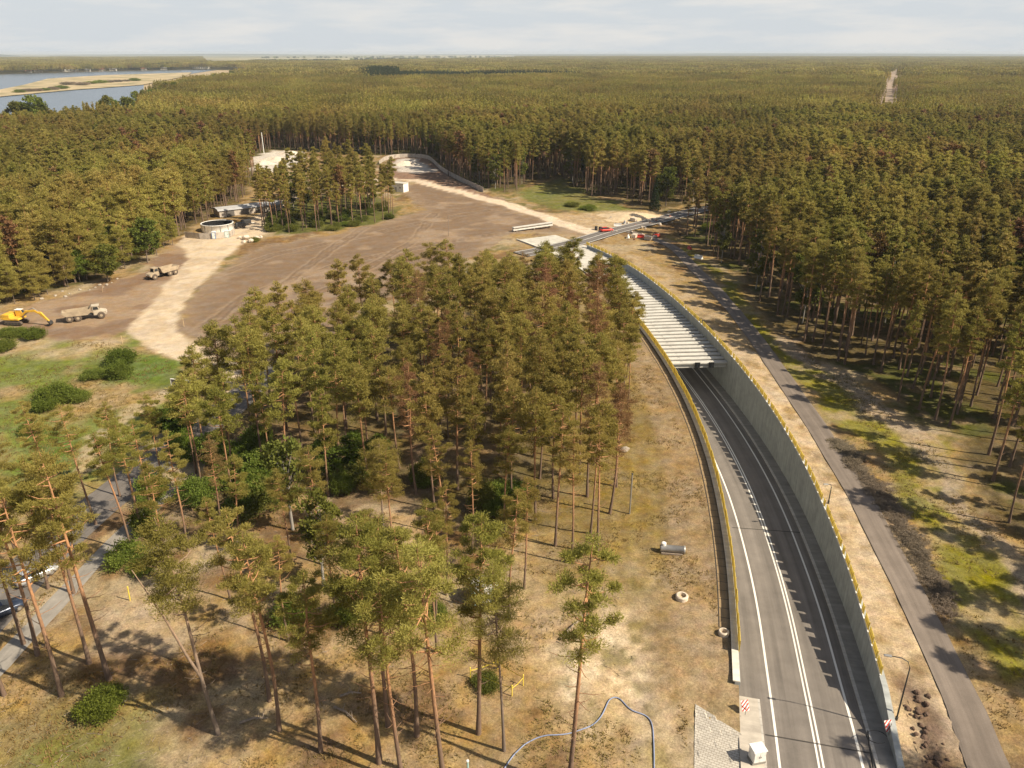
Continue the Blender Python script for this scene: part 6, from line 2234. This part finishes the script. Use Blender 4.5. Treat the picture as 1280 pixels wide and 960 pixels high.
# ---- far bank: houses, boats' hall, tree lines, hills
def house(px, py, w, d, h, roof, lab, wall='white', rz=0.0, flat=False, nwin=4):
    x, y = un(px, py)
    root = empty("house" if not flat else "hall", (x, y, 0), rz, lab, "house" if not flat else "hall", "buildings across the river")
    MB().box(-w / 2, w / 2, -d / 2, d / 2, 0, h).build("wall", M[wall], root)
    if flat:
        MB().box(-w / 2 - .5, w / 2 + .5, -d / 2 - .5, d / 2 + .5, h + .005, h + 1.0).build("roof", M[roof], root)
    else:
        MB().prism([(-d / 2 - .8, h + .005), (d / 2 + .8, h + .005), (0, h + d * .42)], 'x', -w / 2 - .6, w / 2 + .6).build("roof", M[roof], root)
    for q in range(nwin):
        xx = -w / 2 + w * (q + .5) / nwin
        MB().box(xx - w * .1 / nwin * 2, xx + w * .1 / nwin * 2, -d / 2 - .08, -d / 2 - .005, h * .35, h * .7).build("window", M['glass'], root)
    return root


HX = [(88, 89.5, 46, 14, 9, 'grey_roof', "long white flat hall on the far river bank", 'white', 0, True), (48, 90.2, 18, 12, 6, 'brick_roof', "house with red roof on the far river bank, left of the white hall"),
      (36, 90.8, 14, 10, 5, 'brick_roof', "small red roofed house at the far left of the far bank"), (110, 89.5, 16, 11, 6, 'grey_roof', "grey roofed house right of the long white hall"),
      (128, 89.0, 15, 11, 6, 'brick_roof', "red roofed house in the middle of the far bank"), (142, 88.6, 20, 12, 6, 'grey_roof', "wide grey roofed house in the middle of the far bank"),
      (205, 87.5, 18, 12, 7, 'grey_roof', "pale house left of the white gabled halls across the river"), (247, 86.0, 30, 20, 9, 'grey_roof', "white gabled hall across the river, left of the pair"),
      (257, 86.2, 28, 18, 8, 'grey_roof', "white gabled hall across the river, right of the pair"), (180, 88, 16, 11, 6, 'brick_roof', "red roofed house near the end of the spit"),
      (308, 83.5, 22, 14, 8, 'grey_roof', "white farm house beyond the forest, left one"), (321, 83.5, 22, 14, 7, 'grey_roof', "white farm house beyond the forest, right one"),
      (965, 74.2, 26, 16, 22, 'grey_roof', "lone white tower like building far off above the forest on the right", 'white', 0, True)]
for a in HX:
    house(*a)

# tree lines over the far fields
def treeline(pts, n, lab):
    P_ = smooth_line(np.array([un(*p) for p in pts]), 40, 0)
    idx_ = rgt.random(n) * (len(P_) - 1)
    X = np.interp(idx_, np.arange(len(P_)), P_[:, 0]) + rgt.normal(0, 22, n); Y = np.interp(idx_, np.arange(len(P_)), P_[:, 1]) + rgt.normal(0, 40, n)
    return X, Y


TX, TY = [], []
for pts, n in (([(320, 80), (345, 79.2)], 70), ([(345, 79.5), (385, 79)], 90), ([(395, 79), (425, 79)], 90), ([(430, 80), (520, 78)], 90), ([(440, 76), (640, 75)], 110), ([(560, 79), (640, 76)], 60),
               ([(20, 88.4), (240, 86.2)], 60), ([(330, 73), (640, 72)], 90), ([(-60, 89), (30, 88.6)], 30), ([(200, 84), (310, 83)], 70)):
    a_, b_ = treeline(pts, n, ""); TX.append(a_); TY.append(b_)
TX = np.concatenate(TX); TY = np.concatenate(TY); n = len(TX)
lv, lf = leaves(rgt, np.array([(rgt.normal(0, 6), rgt.normal(0, 6), rgt.uniform(3, 14)) for _ in range(24)]), np.full(24, 4.2), np.full(24, 3.6), 22, 2.6, 1.9)
TLP = [join_mesh("tree_clump", [(lv, lf, M['needle_dark'])]), join_mesh("tree_clump", [(lv[:, [1, 0, 2]], lf, M['leaf'])])]
scatter("far_tree_lines", np.stack([TX, TY, np.zeros(n)], 1), np.stack([np.zeros(n), np.zeros(n), rgt.random(n) * 6.28], 1), np.repeat(rgt.uniform(.8, 1.4, n)[:, None], 3, 1), (rgt.random(n) < .3).astype(int), TLP, M['needle_dark'])
# bushes on the spit
SPX = [(24, 115.5), (34, 114.5), (45, 114), (55, 113.2), (66, 112.2), (76, 111.2), (86, 106.0), (103, 106.5), (114, 104.8), (125, 104.2), (136, 103.2), (147, 102.5), (158, 101.8), (168, 101.2)]
for px, py in SPX:
    x, y = un(px, py, 1.4)
    o = link("bush", BUSH[int(rgt.integers(5))][2 if rgt.random() < .6 else 0]); o.location = (x, y, 1.3); f = rgt.uniform(5, 9); o.scale = (f * 1.3, f, f * .55)
    tag(o, "low bush on the dry spit in the river", "bush", "bushes on the river spit")
# dark spruce stand; its right band of dark trees stands in for shade
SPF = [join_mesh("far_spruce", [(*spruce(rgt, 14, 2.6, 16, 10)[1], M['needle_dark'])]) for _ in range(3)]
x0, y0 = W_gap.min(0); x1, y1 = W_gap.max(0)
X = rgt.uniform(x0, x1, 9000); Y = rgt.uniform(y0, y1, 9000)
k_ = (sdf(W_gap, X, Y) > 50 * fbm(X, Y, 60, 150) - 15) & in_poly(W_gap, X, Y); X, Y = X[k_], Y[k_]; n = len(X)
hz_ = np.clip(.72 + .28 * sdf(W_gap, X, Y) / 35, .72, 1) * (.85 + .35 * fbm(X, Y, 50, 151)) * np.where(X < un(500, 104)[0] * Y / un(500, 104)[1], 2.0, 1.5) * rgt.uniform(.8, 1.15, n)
scatter("spruce_stand_and_shade", np.stack([X, Y, np.zeros(n)], 1), np.stack([np.zeros(n), np.zeros(n), rgt.random(n) * 6.28], 1), np.stack([np.full(n, 1.9), np.full(n, 1.9), hz_], 1), rgt.integers(0, 3, n), SPF, M['needle_dark'])

# low hills on the horizon
def hill(px0, px1, dist, h, seed):
    a0, a1 = math.atan((px0 - 640) / FPX / 1.09), math.atan((px1 - 640) / FPX / 1.09)
    V, F = [], []
    n = 60
    for i in range(n + 1):
        a = a0 + (a1 - a0) * i / n
        env = math.sin(math.pi * i / n) ** .7
        hh_ = h * env * (.6 + .8 * float(fbm(np.array([i * 1.0]), np.array([seed * 10.0]), 9, seed)[0]))
        for dd, zz in ((0, 0), (900, hh_ * .75), (1900, hh_), (3500, hh_ * .6), (5000, 0)):
            r_ = dist + dd
            V.append((r_ * math.sin(a), r_ * math.cos(a), zz))
    for i in range(n):
        for k in range(4):
            F.append((i * 5 + k, i * 5 + 5 + k, i * 5 + 6 + k, i * 5 + 1 + k))
    mb = MB(); mb.add(V, F)
    return tag(mb.build("hills", M['needle_dark'], smooth=True), kind='structure')


hill(-260, 24, 16000, 58, 1)
hill(60, 420, 20000, 30, 2)
hill(500, 1500, 21000, 38, 3)

# ---- the air
hz, ht, hb = mat_new("haze_air")
ht.nodes.remove(hb)
pv = ht.nodes.new("ShaderNodeVolumePrincipled")
pv.inputs["Color"].default_value = (0.78, 0.87, 0.95, 1)
pv.inputs["Density"].default_value = 6e-5
pv.inputs["Anisotropy"].default_value = 0.0
ht.links.new(pv.outputs["Volume"], ht.nodes["Material Output"].inputs["Volume"])
mb = MB(); mb.box(-34500, 34500, -700, 36500, -9.5, 66)
tag(mb.build("haze", hz), kind='stuff')
